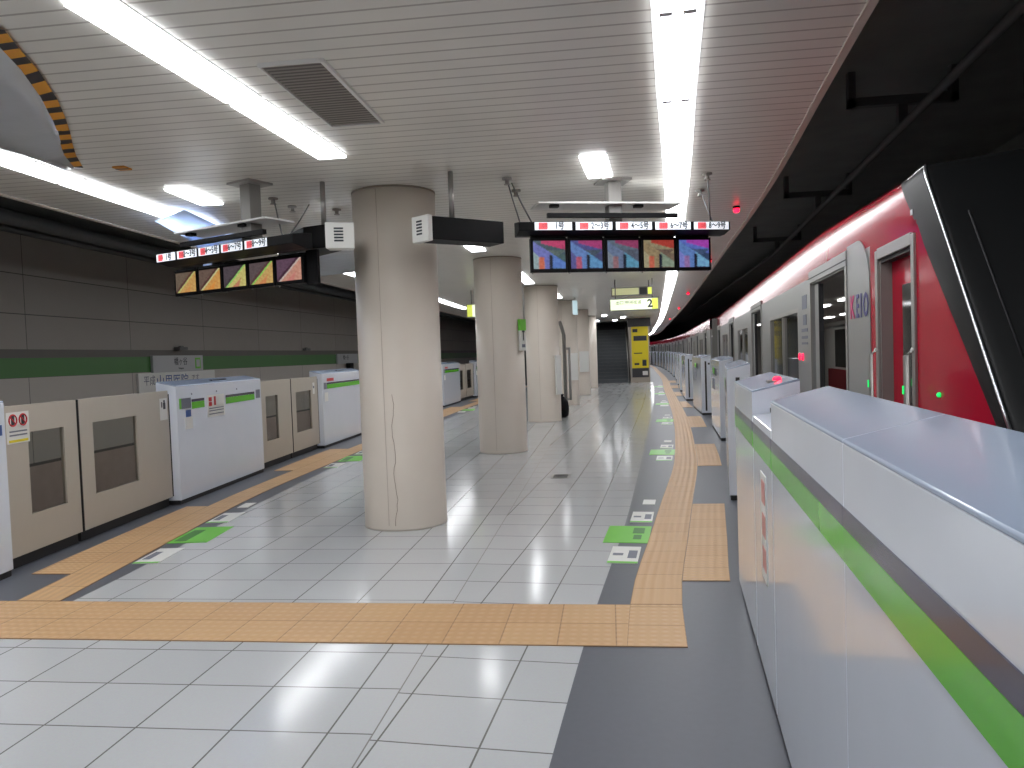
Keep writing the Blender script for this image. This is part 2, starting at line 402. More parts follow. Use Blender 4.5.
for a, b in openR:
    slab(bm, lambda y: RY(y)+TW+.002, lambda y: min(RY(y)+2*TW, RB(y)-.006), frange(a, b, .4), lambda x, y: ((x-RY(y))/TW, (y-a)/TW), 1)
o = obj('tactile_paving', bm, [T_bars, T_dots]); tag(o, 'yellow tactile line running along the right side gates', 'tactile paving')
bm = B()
slab(bm, lambda y: LY(y)-TW-.005, LY, frange(4.74, 37.5, .5), lambda x, y: ((x-LY(y))/TW, y/TW), 0)
openL = [(5.38, 8.0), (10.6, 13.1), (15.8, 18.3), (21, 23.5), (26.2, 28.6)]
for a, b in openL:
    slab(bm, lambda y: max(LY(y)-2*TW-.02, LB(y)+.12), lambda y: LY(y)-TW-.006, frange(a, b, .4), lambda x, y: ((x-LY(y))/TW, (y-a)/TW), 1)
o = obj('tactile_paving', bm, [T_bars, T_dots]); tag(o, 'yellow tactile line running along the left side gates', 'tactile paving')

# ------------------------------------------------------------------ floor stickers
ORD = ['nearest', 'second nearest', 'third nearest', 'fourth nearest', 'fifth nearest', 'sixth nearest', 'seventh nearest', 'eighth nearest', 'ninth nearest', 'tenth nearest', 'eleventh nearest', 'twelfth nearest', 'thirteenth nearest', 'fourteenth nearest', 'fifteenth nearest', 'sixteenth nearest', 'seventeenth nearest', 'eighteenth nearest']
def floor_sticker(name, label, group, x, y, w, l, sl, base, marks):
    """w across, l along; sl = slope of the line it follows"""
    t = thing(name, label, 'floor sticker', (x, y, 0), -math.atan(sl), group)
    box_obj('sticker_base', base, t, -w/2, w/2, -l/2, l/2, .0005, .004)
    for (x0, x1, y0, y1, m, nm) in marks:
        box_obj(nm, m, t, x0*w, x1*w, y0*l, y1*l, .0038, .0048)
    return t
sl = .085
for k in range(6):
    off = 5.3*k
    gy = 6.59+off
    t = floor_sticker('floor_sticker', ORD[k]+' green floor sticker beside the right tactile line', 'green stickers by the right gates',
                  RY(gy)-.19, gy, .37, .60, .1, M_mat, [(.1, .36, .05, .38, M_matdark, 'print'), (.14, .32, -.3, -.05, M_matdark, 'print')] if k < 3 else [])
    for d, w, l, nm in ((-.67, .225, .49, 'nearer than'), (.68, .2, .46, 'just beyond'), (1.4, .125, .24, 'small one farthest beyond')):
        y = 5.92+.67+d+off if d < 0 else gy+d
        y = gy+d
        floor_sticker('floor_notice', 'white floor notice '+('' if nm[0] == 's' else '')+nm+' the '+ORD[k]+' green right sticker', 'white notices by the right gates',
                  RY(y)-.03-w/2-(.03 if l < .3 else 0), y, w, l, .1, M_paper,
                  [(.12, .42, -.2, .25, M_greyink, 'print'), (-.4, -.05, -.05, .08, M_greyink, 'print'), (-.5, .5, -.5, -.4, M_exitdim if False else M_mat, 'edge_band')] if (k < 3 and l > .3) else [])
for k in range(4):
    off = 5.15*k
    gy = 6.66+off
    floor_sticker('floor_sticker', ORD[k]+' green floor sticker beside the left tactile line', 'green stickers by the left gates',
                  LY(gy)+.19, gy, .36, .62, -.1, M_mat, [(-.4, -.1, -.4, .3, M_matdark, 'print')] if k < 3 else [])
    for d, w, l, nm in ((-.74, .21, .48, 'nearer than'), (.74, .22, .48, 'just beyond'), (1.38, .12, .27, 'small one farthest beyond')):
        y = gy+d
        floor_sticker('floor_notice', 'white floor notice '+nm+' the '+ORD[k]+' green left sticker', 'white notices by the left gates',
                  LY(y)+.03+w/2+(.03 if l < .3 else 0), y, w, l, -.1, M_paper,
                  [(-.4, -.1, -.25, .25, M_greyink, 'print'), (-.5, .5, -.5, -.42, M_mat, 'edge_band')] if (k < 3 and l > .3) else [])
t = thing('drain_grate', 'small dark metal grate set in the floor tiles', 'grate', (-.64, 9.74, 0), -.02)
box_obj('grate_frame', M_steelgrey, t, -.115, .115, -.15, .15, .0005, .005)
for k in range(6): box_obj('slot', M_rubber, t, -.09, .09, -.125+k*.043, -.1+k*.043, .004, .006)

# ------------------------------------------------------------------ ceiling, walls, tunnel
bm = B()
ys = frange(Y0, 105, .5)
ribbon(bm, CL, CR, ys, HC)
uv = bm.loops.layers.uv.verify()
for fx in (CL, CR):
    A = [bm.verts.new((fx(y), y, HC)) for y in ys]; C = [bm.verts.new((fx(y), y, HC+.35)) for y in ys]
    for i in range(len(ys)-1): bm.faces.new((A[i], A[i+1], C[i+1], C[i]))
o = struct('ceiling', bm, T_ceil)
for nm, fx, s in (('trim_1', CR, -1), ('trim_2', CL, 1)):
    bm = B()
    for y0_, y1_ in zip(ys, ys[1:]):
        a, b = fx(y0_), fx(y1_); w = .045*s
        v = [bm.verts.new(p) for p in ((a, y0_, HC-.012), (a+w, y0_, HC-.012), (b+w, y1_, HC-.012), (b, y1_, HC-.012), (a, y0_, HC+.002), (a+w, y0_, HC+.002), (b+w, y1_, HC+.002), (b, y1_, HC+.002))]
        for q in ((3,2,1,0),(4,5,6,7),(0,1,5,4),(1,2,6,5),(2,3,7,6),(3,0,4,7)): bm.faces.new([v[i] for i in q])
    struct(nm, bm, mat('ceiling_trim', (206, 194, 184), .4, var=.03))
# tunnel vault over everything
bm = B()
ribbon(bm, lambda y: WL(y)-.3, lambda y: WR(y)+.3, frange(Y0, Y1, 2), 4.7)
struct('ceiling_tunnel', bm, M_dark)
def wall_ribbon(bm, fx, ys, zs, mis, uvf):
    uv = bm.loops.layers.uv.verify(); s = 0; S = [0]
    for y0_, y1_ in zip(ys, ys[1:]): s += math.hypot(y1_-y0_, fx(y1_)-fx(y0_)); S.append(s)
    for (z0, z1), mi in zip(zip(zs, zs[1:]), mis):
        for i in range(len(ys)-1):
            f = bm.faces.new([bm.verts.new(p) for p in ((fx(ys[i]), ys[i], z0), (fx(ys[i+1]), ys[i+1], z0), (fx(ys[i+1]), ys[i+1], z1), (fx(ys[i]), ys[i], z1))])
            f.material_index = mi
            for l, (ss, zz) in zip(f.loops, ((S[i], z0), (S[i+1], z0), (S[i+1], z1), (S[i], z1))): l[uv].uv = uvf(ss, zz)
bm = B()
ysw = frange(Y0, Y1, 1.)
# panels 2.7 m x 0.59 m above the rail, taller below the green band
wall_ribbon(bm, WL, ysw, [1.90, 3.64], [4], lambda s, z: ((s-17.55)/.59, (z-1.83)/.59))
wall_ribbon(bm, WL, ysw, [1.77, 1.90], [1], lambda s, z: (s, z))
wall_ribbon(bm, WL, ysw, [1.48, 1.77], [2], lambda s, z: (s, z))
wall_ribbon(bm, WL, ysw, [.19, 1.48], [0], lambda s, z: ((s-17.55)/1.29, (z-.19)/1.29))
wall_ribbon(bm, WL, ysw, [.15, .19], [1], lambda s, z: (s, z))
wall_ribbon(bm, WL, ysw, [-.55, .15], [5], lambda s, z: (s, z))
wall_ribbon(bm, WL, ysw, [-1.2, -.55], [6], lambda s, z: (s, z))
wall_ribbon(bm, WL, ysw, [3.64, 4.7], [3], lambda s, z: (s, z))
M_wallstrip = mat('wall_rail_strip', (96, 92, 86), .5, var=.05)
struct('wall_left', bm, [T_wall, M_wallstrip, M_bandgreen, M_dark, T_wallup, mat('wall_foot_grey', (186, 168, 158), .7, var=.12), mat('wall_foot_brown', (172, 132, 122), .7, var=.12)])
bm = B(); wall_ribbon(bm, WR, ysw, [-1.2, 4.7], [0], lambda s, z: (s, z)); struct('wall_right', bm, M_dark)
bm = B(); bx(bm, -9, 6, Y0-.2, Y0, -1.2, 4.7); struct('wall_back', bm, M_wallpaint)
bm = B(); bx(bm, -12, 12, Y1, Y1+.2, -1.2, 4.7); struct('wall_front', bm, M_dark)
# pipe and trunking high along the left tunnel wall
bm = B(); ys = frange(Y0, 50, 1.5); tube(bm, [(WL(y)+.42, y, 3.70) for y in ys], .11, 12)
tag(obj('wall_pipe', bm, M_pipe), 'thick grey pipe running high along the left tunnel wall', 'pipe')
bm = B(); tube(bm, [(WL(y)+.16, y, 3.60) for y in ys], .045, 8)
tag(obj('wall_cable', bm, M_soot), 'thin black cable under the pipe on the left tunnel wall', 'cable')
bm = B()
for y0_, y1_ in zip(ys, ys[1:]):
    a, b = CL(y0_)-1.15, CL(y1_)-1.15
    v = [bm.verts.new(p) for p in ((a-.25, y0_, 3.72), (a+.25, y0_, 3.72), (b+.25, y1_, 3.72), (b-.25, y1_, 3.72), (a-.25, y0_, 3.95), (a+.25, y0_, 3.95), (b+.25, y1_, 3.95), (b-.25, y1_, 3.95))]
    for q in ((3,2,1,0),(4,5,6,7),(0,1,5,4),(1,2,6,5),(2,3,7,6),(3,0,4,7)): bm.faces.new([v[i] for i in q])
tag(obj('cable_trunking', bm, M_soot), 'dark trunking hung over the left track beside the ceiling edge', 'trunking')

# signs on the far tunnel wall
def wall_frame(y):
    x = WL(y); dx = WL(y+.5)-WL(y-.5); return Vector((x, y, 0)), -math.atan(dx)
def wall_sign(name, label, y, w, z0, z1, cat='sign', base=M_signgrey, group=None):
    p, rz = wall_frame(y)
    t = thing(name, label, cat, (p.x+.03, p.y, z0), rz, group)
    box_obj('sign_panel', base, t, -.03, .03, -w/2, w/2, 0, z1-z0, bevel=.006)
    return t
XZ = lambda x, y, z: frame_mat((x, y, z), (0, 1, 0), (0, 0, 1))      # text readable from +x
t = wall_sign('station_name_sign', 'grey station name sign on the green wall band above the billboard', 14.75, 1.9, 1.46, 1.79)
text_mesh('lettering', '幡ヶ谷', .17, M_darkink, t, XZ(.031, .05, .2))
text_mesh('lettering', 'Hatagaya', .055, M_darkink, t, XZ(.031, .05, .07))
box_obj('line_badge', M_mat, t, .031, .034, .62, .84, .05, .28); box_obj('badge_face', M_signgrey, t, .033, .036, .66, .80, .09, .24)
t = wall_sign('station_name_sign', 'grey station name sign half hidden behind the nearest column', 24.9, 1.9, 1.46, 1.79)
text_mesh('lettering', '幡ヶ谷', .17, M_darkink, t, XZ(.031, -.2, .2))
box_obj('junction_box', M_black, t, .03, .16, -.2, .15, -.2, .02)
t = wall_sign('billboard', 'pale advertising board with blue lettering under the station sign', 14.75, 2.9, .75, 1.46, 'billboard', M_paper)
text_mesh('lettering', '平成', .2, M_greyink, t, XZ(.031, -1.1, .55)); text_mesh('lettering', '山里医院', .3, M_blueink, t, XZ(.031, -.28, .5))
text_mesh('lettering', 'です', .16, M_greyink, t, XZ(.031, .6, .56))
box_obj('red_block', M_redink, t, .031, .034, -1.4, -.3, .18, .34)
for k, (y, l) in enumerate(((13.9, 'above the left end of the name sign'), (20.6, 'on the tunnel wall between the two name signs'))):
    p, rz = wall_frame(y); t = thing('wall_bracket', 'small dark bracket '+l, 'bracket', (p.x+.06, p.y+.9, 1.9), rz)
    box_obj('bracket_plate', M_soot, t, -.06, .06, -.16, .16, 0, .06); box_obj('bolt', M_soot, t, -.03, .03, -.05, .05, .06, .085)

# ------------------------------------------------------------------ ceiling lights
def lamp(label, x0, y0, x1, y1, w, group, marks=False):
    """recessed fluorescent fitting from (x0,y0) to (x1,y1), a hair under the ceiling"""
    L = math.hypot(x1-x0, y1-y0); rz = -math.atan2(x1-x0, y1-y0)
    t = thing('ceiling_light', label, 'ceiling light', (x0, y0, HC), rz, group)
    box_obj('diffuser', M_lamp, t, -w/2, w/2, .012, L-.012, -.018, -.002)
    bm = B()
    for d in ((-w/2-.014, -w/2, 0, L), (w/2, w/2+.014, 0, L), (-w/2, w/2, 0, .01), (-w/2, w/2, L-.01, L)): bx(bm, *d, -.004, -.0005)
    obj('frame', bm, M_frame, t)
    if marks:
        for s in (-1, 1): box_obj('lamp_holder', M_lampmark, t, s*.055-.03, s*.055+.03, .013, .055, -.021, -.0175)
    return t
LR = interp([(-8, -.75), (0, 0.03), (3.6, .36), (5, .475), (6.2, .586), (9.9, .885), (13.8, 1.19), (24.8, 1.88), (40, 2.74), (60, 3.6), (72, 4.1), (80, 4.2), (95, 3.8), (110, 3.1)])
yb = [3.626-1.28*3+1.28*k for k in range(72)]
ordn = lambda n: '%d%s' % (n, {1: 'st', 2: 'nd', 3: 'rd'}.get(n % 10 if n % 100 not in (11, 12, 13) else 0, 'th'))
for k, (a, b) in enumerate(zip(yb, yb[1:])):
    n = k-2
    lab = ('bright fluorescent panel of the long right row, %s from the top picture edge' % ordn(n)) if n > 0 else 'fluorescent panel of the right row overhead behind the viewer'
    lamp(lab, LR(a), a, LR(b), b, .215, 'long right row of ceiling lights', 3 < a < 9)
LLc = interp([(-8, -3.9), (0, -4.15), (5, -4.31), (8.4, -4.44), (20, -4.5), (24, -4.56), (30, -4.45)])
for a in [8.5-1.3*j for j in range(8)][::-1]:
    n = int(round((8.5-a)/1.3)); b = a; a = a-1.28
    lamp(('fluorescent panel of the far left row, %s from its end by the hanging monitors' % ordn(n+1)), LLc(a), a, LLc(b), b, .25, 'left row of ceiling lights')
for i, a in enumerate([9.25+1.3*j for j in range(12)]):
    lamp('left row ceiling light behind the hanging monitors, %s from them' % ordn(i+1) if a < 20 else 'distant left ceiling light, %s from the hanging monitors' % ordn(i+1), LLc(a), a, LLc(a+1.28), a+1.28, .22, 'distant left ceiling lights')
for i, (x, a) in enumerate(((-1.36, 19.2), (-1.34, 20.5), (-1.2, 24.6), (-1.14, 25.9), (-.95, 29.6), (-.92, 30.9), (-4.3, 26.), (-4.25, 28.5), (-4.1, 32.), (-3.9, 34.5))):  # unseen lamps added to brighten the far part of the platform
    lamp('added unseen ceiling light behind the row of columns, %s from the viewer' % ordn(i+1), x, a, x, a+1.28, .22, 'added ceiling lights hidden by the columns')
L1 = lambda y: -2.13+.0347*(y-3.05)
for i, (a, b) in enumerate(((4.40, 5.73), (3.04, 4.36), (1.68, 3.0), (.3, 1.64))):
    lamp(('long light at upper left, end panel nearest the column', 'long light at upper left, panel cut by the top edge', 'upper left light panel out of view overhead', 'upper left light panel behind the viewer', 'upper left light panel second behind the viewer', 'upper left light panel third behind the viewer')[i], L1(a), a, L1(b), b, .215, 'upper left row of ceiling lights')
for lab, d in (('small single ceiling light above the left monitors', (-3.70, 6.36, -3.74, 7.08)), ('small single ceiling light above the right monitors', (-.075, 6.17, -.02, 6.95)),
               ('small ceiling light between the first and second columns', (-1.85, 10.67, -1.85, 11.32)), ('small ceiling light right of the second column', (-1.66, 14.6, -1.66, 16.9)),
               ('small ceiling light before the stairs in the middle', (-.1, 33, -.1, 34.2)), ('small ceiling light before the stairs on the right', (.75, 35.5, .75, 36.7)), ('small ceiling light over the foot of the stairs on the left', (-.5, 38.5, -.5, 39.7)),
               ('small ceiling light over the foot of the stairs on the right', (.4, 38.5, .4, 39.7))):
    lamp(lab, *d, .21, 'single ceiling lights')
t = thing('ceiling_vent', 'dark rectangular vent grille in the slatted ceiling', 'vent', (-1.59, 3.88, HC))
box_obj('grille', M_vent, t, -.165, .165, 0, 1.07, -.012, -.001)
bm = B()
for k in range(24): bx(bm, -.155, .155, .03+k*.043, .045+k*.043, -.0135, -.0118)
obj('slots', bm, M_ventslot, t)
bm = B()
for d in ((.165, .185, -.01, 1.08), (-.175, -.165, -.01, 1.08), (-.165, .165, -.015, 0), (-.165, .165, 1.07, 1.085)): bx(bm, *d, -.02, -.0005)
obj('frame', bm, M_frame, t)
for i, (x, y) in enumerate(((-3.096, 7.004), (-3.08, 7.41), (-2.72, 7.69), (-.836, 6.8), (-.817, 7.31), (.95, 7.83), (.926, 7.1), (-1.0, 9.2), (.2, 9.6), (-2.6, 9.8))):
    t = thing('ceiling_fitting', 'small dark ceiling fitting '+('left of the left pole', 'over the left monitor bar', 'left of the nearest column', 'over the cable stays of the right bar', 'behind the cable stays of the right bar', 'behind the right end of the right bar', 'over the right end of the right bar', 'beyond the black box of the right pole', 'beyond the right monitors', 'beyond the left monitors')[i], 'ceiling fitting', (x, y, HC), 0, 'small ceiling fittings')
    bm = B(); lathe(bm, [(.045, -.0005), (.045, -.015), (.02, -.02), (.02, -.05), (.03, -.055), (.03, -.06)], seg=16); obj('fitting_body', bm, M_alu if i % 2 else M_vent, t)
for i, (x, y) in enumerate(((1.514, 8.85), (1.87, 13.9), (2.303, 21.8), (2.75, 29.5), (3.2, 39.5))):
    t = thing('signal_lamp', ORD[i]+' red lamp on the right edge of the ceiling', 'lamp', (x-.05, y, HC), 0, 'red lamps along the ceiling edge')
    bm = B(); lathe(bm, [(.04, -.0005), (.04, -.02), (.036, -.024)], seg=16); obj('lamp_base', bm, M_black, t)
    bm = B(); lathe(bm, [(.032, -.023), (.036, -.05), (.02, -.07)], seg=14); obj('lamp_lens', bm, M_redled, t)

# ------------------------------------------------------------------ columns
cols = [(-1.964, 7.14), (-1.735, 12.42), (-1.5, 17.86), (-1.27, 23.2), (-1.05, 28.5), (-.85, 33.8)]
cn = ['nearest round beige column, standing on the tiles at centre', 'second round beige column, just behind the nearest one', 'third round beige column in the receding row', 'fourth round beige column with a white notice', 'fifth round beige column in the receding row', 'last round beige column beside the stairs']
cproto = thing('column', cn[0], 'column', (*cols[0], 0), .4, 'row of round columns', 'thing')
bm = B(); lathe(bm, [(.392, 0), (.392, .02), (.389, .03), (.389, 3.11)], seg=64); obj('shaft', bm, M_concrete, cproto)
bm = B(); lathe(bm, [(.393, 3.112), (.393, HC-.001)], seg=64); obj('collar', bm, M_collar, cproto)
bm = B()
for a in (math.radians(-98.5-23), math.radians(75)):      # vertical cladding joints
    for z0 in (.05,):
        c, s = math.cos(a), math.sin(a)
        p = [(c*.385-s*d, s*.385+c*d) for d in (-.0025, .0025)]+[(c*.3902-s*d, s*.3902+c*d) for d in (.0025, -.0025)]
        prism(bm, p, z0, 3.1)
obj('cladding_joint', bm, mat('joint_brown', (184, 170, 158), .7, var=.05), cproto)
for (x, y), l in zip(cols[1:], cn[1:]): dup(cproto, (x, y, 0), .4, l)
# crack on the nearest column: a wandering stain line standing on the surface
bm = B(); a0 = math.atan2(-7.14, 1.964)-.22
pz = 1.25; pts = []
for k in range(26):
    z = 1.25-k*.048; a = a0+.03*math.sin(k*.7)+random.uniform(-.012, .012)
    pts.append((.3895*math.cos(a), .3895*math.sin(a), z))
tube(bm, pts, .0028, 5)
cr = obj('crack', bm, mat('crack_brown', (158, 138, 122), .8, var=.2), cproto); cr.rotation_euler = (0, 0, -.4)
# signs on columns
def col_sign(i, label, ang, z0, z1, w, top=None, arrow=False):
    cx, cy = cols[i]; t = thing('column_sign', label, 'sign', (cx+.422*math.cos(ang), cy+.422*math.sin(ang), z0), ang+PI/2)
    box_obj('sign_plate', M_paper, t, -w/2, w/2, -.02, .02, 0, z1-z0)
    if top: box_obj('green_head', M_mat, t, -w/2-.005, w/2+.005, -.025, .025, z1-z0, z1-z0+top)
    if arrow:
        bm = B(); bx(bm, -.014, .014, -.024, -.019, .16, .3); prism(bm, [(0, 0)]*3 if False else [(-.04, -.024), (.04, -.024), (0, -.019)], .29, .33)
        obj('arrow', bm, M_darkink, t)
        box_obj('print', M_greyink, t, -.05, .05, -.024, -.019, .05, .1)
    return t
col_sign(1, 'white wall sign with green head on the second column', -.42, 1.63, 1.95, .16, .18, True)
col_sign(2, 'long white notice hung on the third column', -.55, .62, 1.52, .2)
col_sign(3, 'white notice on the fourth column', -1.0, .75, 1.55, .34)
col_sign(4, 'white notice on the fifth column', -1.1, .85, 1.6, .36)
t = thing('pipe_post', 'grey pipe standing against the far side of the third column', 'pipe', (-1.06, 19.0, 0))
bm = B(); tube(bm, [(0, 0, 0), (0, 0, 2.0), (-.05, 0, 2.2), (-.1, 0, 2.35)], .045, 10); obj('pipe', bm, M_steelgrey, t)
bm = B(); tube(bm, [(.12, 0, .4), (.12, 0, 1.7)], .03, 8); obj('handrail', bm, M_alu, t)
bm = B(); bx(bm, -.02, .14, -.02, .02, .4, .45); bx(bm, -.02, .14, -.02, .02, 1.64, 1.7); obj('bracket', bm, M_alu, t)
t = thing('waste_sack', 'black rounded sack standing beside the third column', 'sack', (-1.14, 18.7, 0))
bm = B(); lathe(bm, [(.09, 0), (.15, .05), (.17, .2), (.15, .38), (.08, .48), (.03, .52)], seg=20); obj('sack_body', bm, M_black, t)
bm = B(); lathe(bm, [(.03, .51), (.05, .56), (.02, .58)], seg=12); obj('knot', bm, M_black, t)

# ------------------------------------------------------------------ platform gates (local: +y along the gate, +x behind it, z up)
def heading(f, y0, y1): return -math.atan2(f(y1)-f(y0), y1-y0)
DEP = .23
def housing(label, loc, rz, L, group, side, stripes=True, lid_gap=False, led=False, stickers=None, endstrip=True):
    """housing box; the platform face is at x=0, body extends to x=side*DEP (side=+1 right gates, -1 left gates)"""
    t = thing('gate_housing', label, 'platform gate', loc, rz, group)
    S = lambda *p: [(side*x, z) for x, z in p]
    bm = B(); extr(bm, S((0, .05), (DEP, .05), (DEP, 1.392), (0, 1.338)), 0, L); obj('body', bm, M_white, t, .002)
    bm = B(); extr(bm, S((0, 1.3385), (DEP, 1.3925), (DEP, 1.398), (DEP-.012, 1.403), (.004, 1.349), (0, 1.345)), 0, L); obj('lid', bm, M_lid, t, .003)
    box_obj('plinth', M_rubber, t, *sorted((side*.012, side*(DEP-.012))), .01, L-.01, 0, .05)
    f = -.003*side
    if stripes:
        for seg in stripes:
            y0, y1 = seg[0]*L, seg[1]*L
            box_obj('green_stripe', M_green, t, *sorted((f, 0)), y0, y1, 1.065, 1.145)
            box_obj('dark_stripe', M_navy, t, *sorted((f, 0)), y0, y1, 1.146, 1.192 if side > 0 else 1.178)
    if endstrip:
        for yy, d in ((0, -1), (L, 1)):
            box_obj('door_slot', M_rubber, t, *sorted((side*.085, side*.125)), *sorted((yy, yy+d*.004)), .1, 1.26)
    if led:
        bm = B(); lathe(bm, [(.02, 0), (.022, .012), (.012, .022)], seg=12)
        bmesh.ops.translate(bm, verts=bm.verts[:], vec=(side*.15, L*.2, 1.385)); obj('led_lamp', bm, M_redled, t)
        box_obj('led_base', M_alu, t, *sorted((side*.1, side*.2)), L*.2-.05, L*.2+.05, 1.36, 1.387)
    elif lid_gap:
        box_obj('lid_cutout', M_rubber, t, *sorted((side*.09, side*.13)), L*.45, L*.62, 1.374, 1.385)
    return t
def stick(t, nm, m, side, y0, y1, z0, z1, th=.004):
    return box_obj(nm, m, t, *sorted((-th*side, 0)), y0, y1, z0, z1)
RG = 'white gate housings along the right edge'
fA = lambda y: .375+.0845*y; rzA = -math.atan(.0845)
housing('long white gate cover filling the lower right corner', (fA(-1.2), -1.2, 0), rzA, 3.059, RG, 1, [(0, 1)], endstrip=False)
housing('second white gate cover at right, joined to the long corner one', (fA(1.85), 1.85, 0), rzA, 1.355, RG, 1, [(0, 1)], endstrip=False)
t = thing('gate_link_panel', 'low white panel joining the corner gate cover to the red lit housing', 'platform gate', (fA(3.21), 3.21, 0), rzA)
bm = B(); extr(bm, [(.0, .05), (.16, .05), (.16, 1.25), (.0, 1.225)], .004, .745); obj('body', bm, M_white, t, .004)
box_obj('plinth', M_rubber, t, .01, .15, .01, .74, 0, .05)
box_obj('green_stripe', M_green, t, -.003, 0, .0, .745, 1.065, 1.145); box_obj('dark_stripe', M_navy, t, -.003, 0, 0, .745, 1.146, 1.192)
s = stick(t, 'warning_sticker', M_paper, 1, .22, .42, .52, 1.0)
for k in range(3): stick(t, 'red_print', mat('pale_red_reflection', (206, 138, 130), .4), 1, .24, .36, .57+k*.15, .67+k*.15, .006)  # pale red marks paint in the faint red reflections on this panel
hA2 = housing('white gate housing with a glowing red lamp on its lid', (fA(3.97), 3.97, 0), rzA, 1.13, RG, 1, [(0, 1)], led=True)
box_obj('end_grip', M_black, hA2, .12, .16, 1.131, 1.14, 1.2, 1.24)
rspans = [(8.05, 10.5), (13.2, 15.65), (18.38, 20.95), (23.55, 26.0), (28.75, 31.2), (33.95, 36.4), (39.15, 41.6), (44.3, 46.8), (49.5, 52.), (54.7, 57.2), (59.9, 62.4), (65.1, 67.6), (70.3, 72.8), (75.5, 78.), (80.7, 83.2), (85.9, 88.4), (91.1, 93.6), (96.3, 98.8)]
proto = None
def sticker_set_r(t, L):
    stick(t, 'notice', M_greyink, 1, L*.5, L*.78, .8, 1.0); stick(t, 'green_notice', M_mat, 1, L*.52, L*.7, 1.09, 1.2); stick(t, 'dark_notice', M_darkink, 1, L*.3, L*.5, 1.07, 1.2)
Lr = 2.47
for k, (a, b) in enumerate(rspans):
    rz = heading(RB, a, b)
    lab = ORD[k]+' white gate housing beyond the red lit one, right side'
    if proto is None:
        proto = housing(lab, (RB(a), a, 0), rz, Lr, RG, 1, False); sticker_set_r(proto, Lr)
        box_obj('end_grip', M_black, proto, .16, .2, -.008, 0, 1.18, 1.22)
    else: dup(proto, (RB(a), a, 0), rz, lab)

# left side
LG = 'white gate housings along the left edge'
def left_housing(label, a, L, rz, stripes):
    return housing(label, (LB(a), a, 0), rz, L, LG, -1, stripes, True)
h1 = left_housing('white gate housing cut by the left picture edge', 2.86, 2.5, heading(LB, 2.86, 5.36), [(.05, .9)])
stick(h1, 'notice', M_blueink, -1, 2.36, 2.46, 1.09, 1.17)
h2 = left_housing('white gate housing with red warning sticker, nearest full one at left', 8.12, 2.43, heading(LB, 8.12, 10.55), [(.145, .275), (.52, .9)])
stick(h2, 'door_number', M_greyink, -1, .10, .33, 1.08, 1.2); stick(h2, 'green_square', M_mat, -1, .06, .1, 1.08, 1.2); stick(h2, 'blue_sticker', M_blueink, -1, .2, .32, .98, 1.06); stick(h2, 'white_sticker', M_paper, -1, .17, .35, .84, .975)
s = stick(h2, 'warning_sticker', M_paper, -1, .74, 1.22, .93, 1.2)
for y in (.82,):
    for z in (1.09, 1.15): stick(h2, 'red_print', M_redink, -1, y-.04, y+.04, z-.025, z+.025, .006)
stick(h2, 'red_print', M_redink, -1, .92, .97, 1.07, 1.18, .006)
for z in (.96, 1.0, 1.03): stick(h2, 'grey_print', M_greyink, -1, .78, 1.18, z, z+.012, .006)
stick(h2, 'end_number', M_greyink, -1, 2.24, 2.38, 1.08, 1.2)
for y in (.35, 1.0, 1.6): stick(h2, 'rivet', M_greyink, -1, y, y+.02, 1.23, 1.25)
lspans = [(13.26, 15.7), (18.42, 20.86), (23.58, 26.0), (28.75, 31.2), (33.9, 36.3)]
protoL = None
for k, (a, b) in enumerate(lspans):
    rz = heading(LB, a, b); lab = ('white gate housing with red print and green stripe beside the nearest column', 'white left gate housing hidden behind the nearest column', 'white left gate housing seen between the first and second columns', 'white left gate housing at the edge of the second column', 'farthest white left gate housing behind the columns')[k]
    if protoL is None:
        protoL = left_housing(lab, a, 2.44, rz, [(.1, .93)])
        stick(protoL, 'door_number', M_greyink, -1, .08, .22, 1.06, 1.18); stick(protoL, 'red_print', M_redink, -1, .25, .62, 1.2, 1.255); stick(protoL, 'white_sticker', M_paper, -1, .1, .28, .84, 1.0)
    else: dup(protoL, (LB(a), a, 0), rz, lab)
# door leaves in the left openings
def door_leaf(label, y0, y1, hinge_low):
    p0 = Vector((LB(y0)-.085, y0)); p1 = Vector((LB(y1)-.085, y1)); L = (p1-p0).length
    t = thing('platform_door', label, 'platform door', (p0.x, p0.y, 0), -math.atan2(p1.x-p0.x, p1.y-p0.y), 'beige platform doors along the left edge')
    L -= .012
    w0, w1 = (.32, .80) if hinge_low else (.18, .92)
    if L > 1.5: w0, w1 = (.2, .98)
    z0, z1 = .40, 1.075
    bm = B()
    for d in ((0, w0, .1, 1.3), (w1, L, .1, 1.3), (w0, w1, .1, z0), (w0, w1, z1, 1.3)): bx(bm, -.04, 0, *d)
    bmesh.ops.remove_doubles(bm, verts=bm.verts[:], dist=.0005)
    obj('leaf', bm, M_beige, t)
    box_obj('window_pane', M_glass, t, -.024, -.016, w0, w1, z0, z1)
    box_obj('rubber_edge', M_rubber, t, -.038, -.002, L if hinge_low else -.012, L+.012 if hinge_low else 0, .1, 1.3)
    box_obj('bottom_rail', M_rubber, t, -.08, -.045, 0, L, .0, .16)
    return t
left_housing('white gate housing behind the viewer at the left edge', -2.3, 2.45, heading(LB, -2.3, .15), [(.1, .9)])
door_leaf('beige platform door beside the viewer, far left, nearer half', .2, 1.5, True); door_leaf('beige platform door beside the viewer, far left, farther half', 1.53, 2.82, False)
d1 = door_leaf('beige platform door with red warning notice at far left', 5.40, 6.40, True)
d2 = door_leaf('wide beige platform door left of the nearest full gate housing', 6.43, 8.10, False)
d3 = door_leaf('beige platform door just right of the nearest full left housing', 10.58, 11.95, True)
d4 = door_leaf('beige platform door left of the housing beside the nearest column', 11.98, 13.25, False)
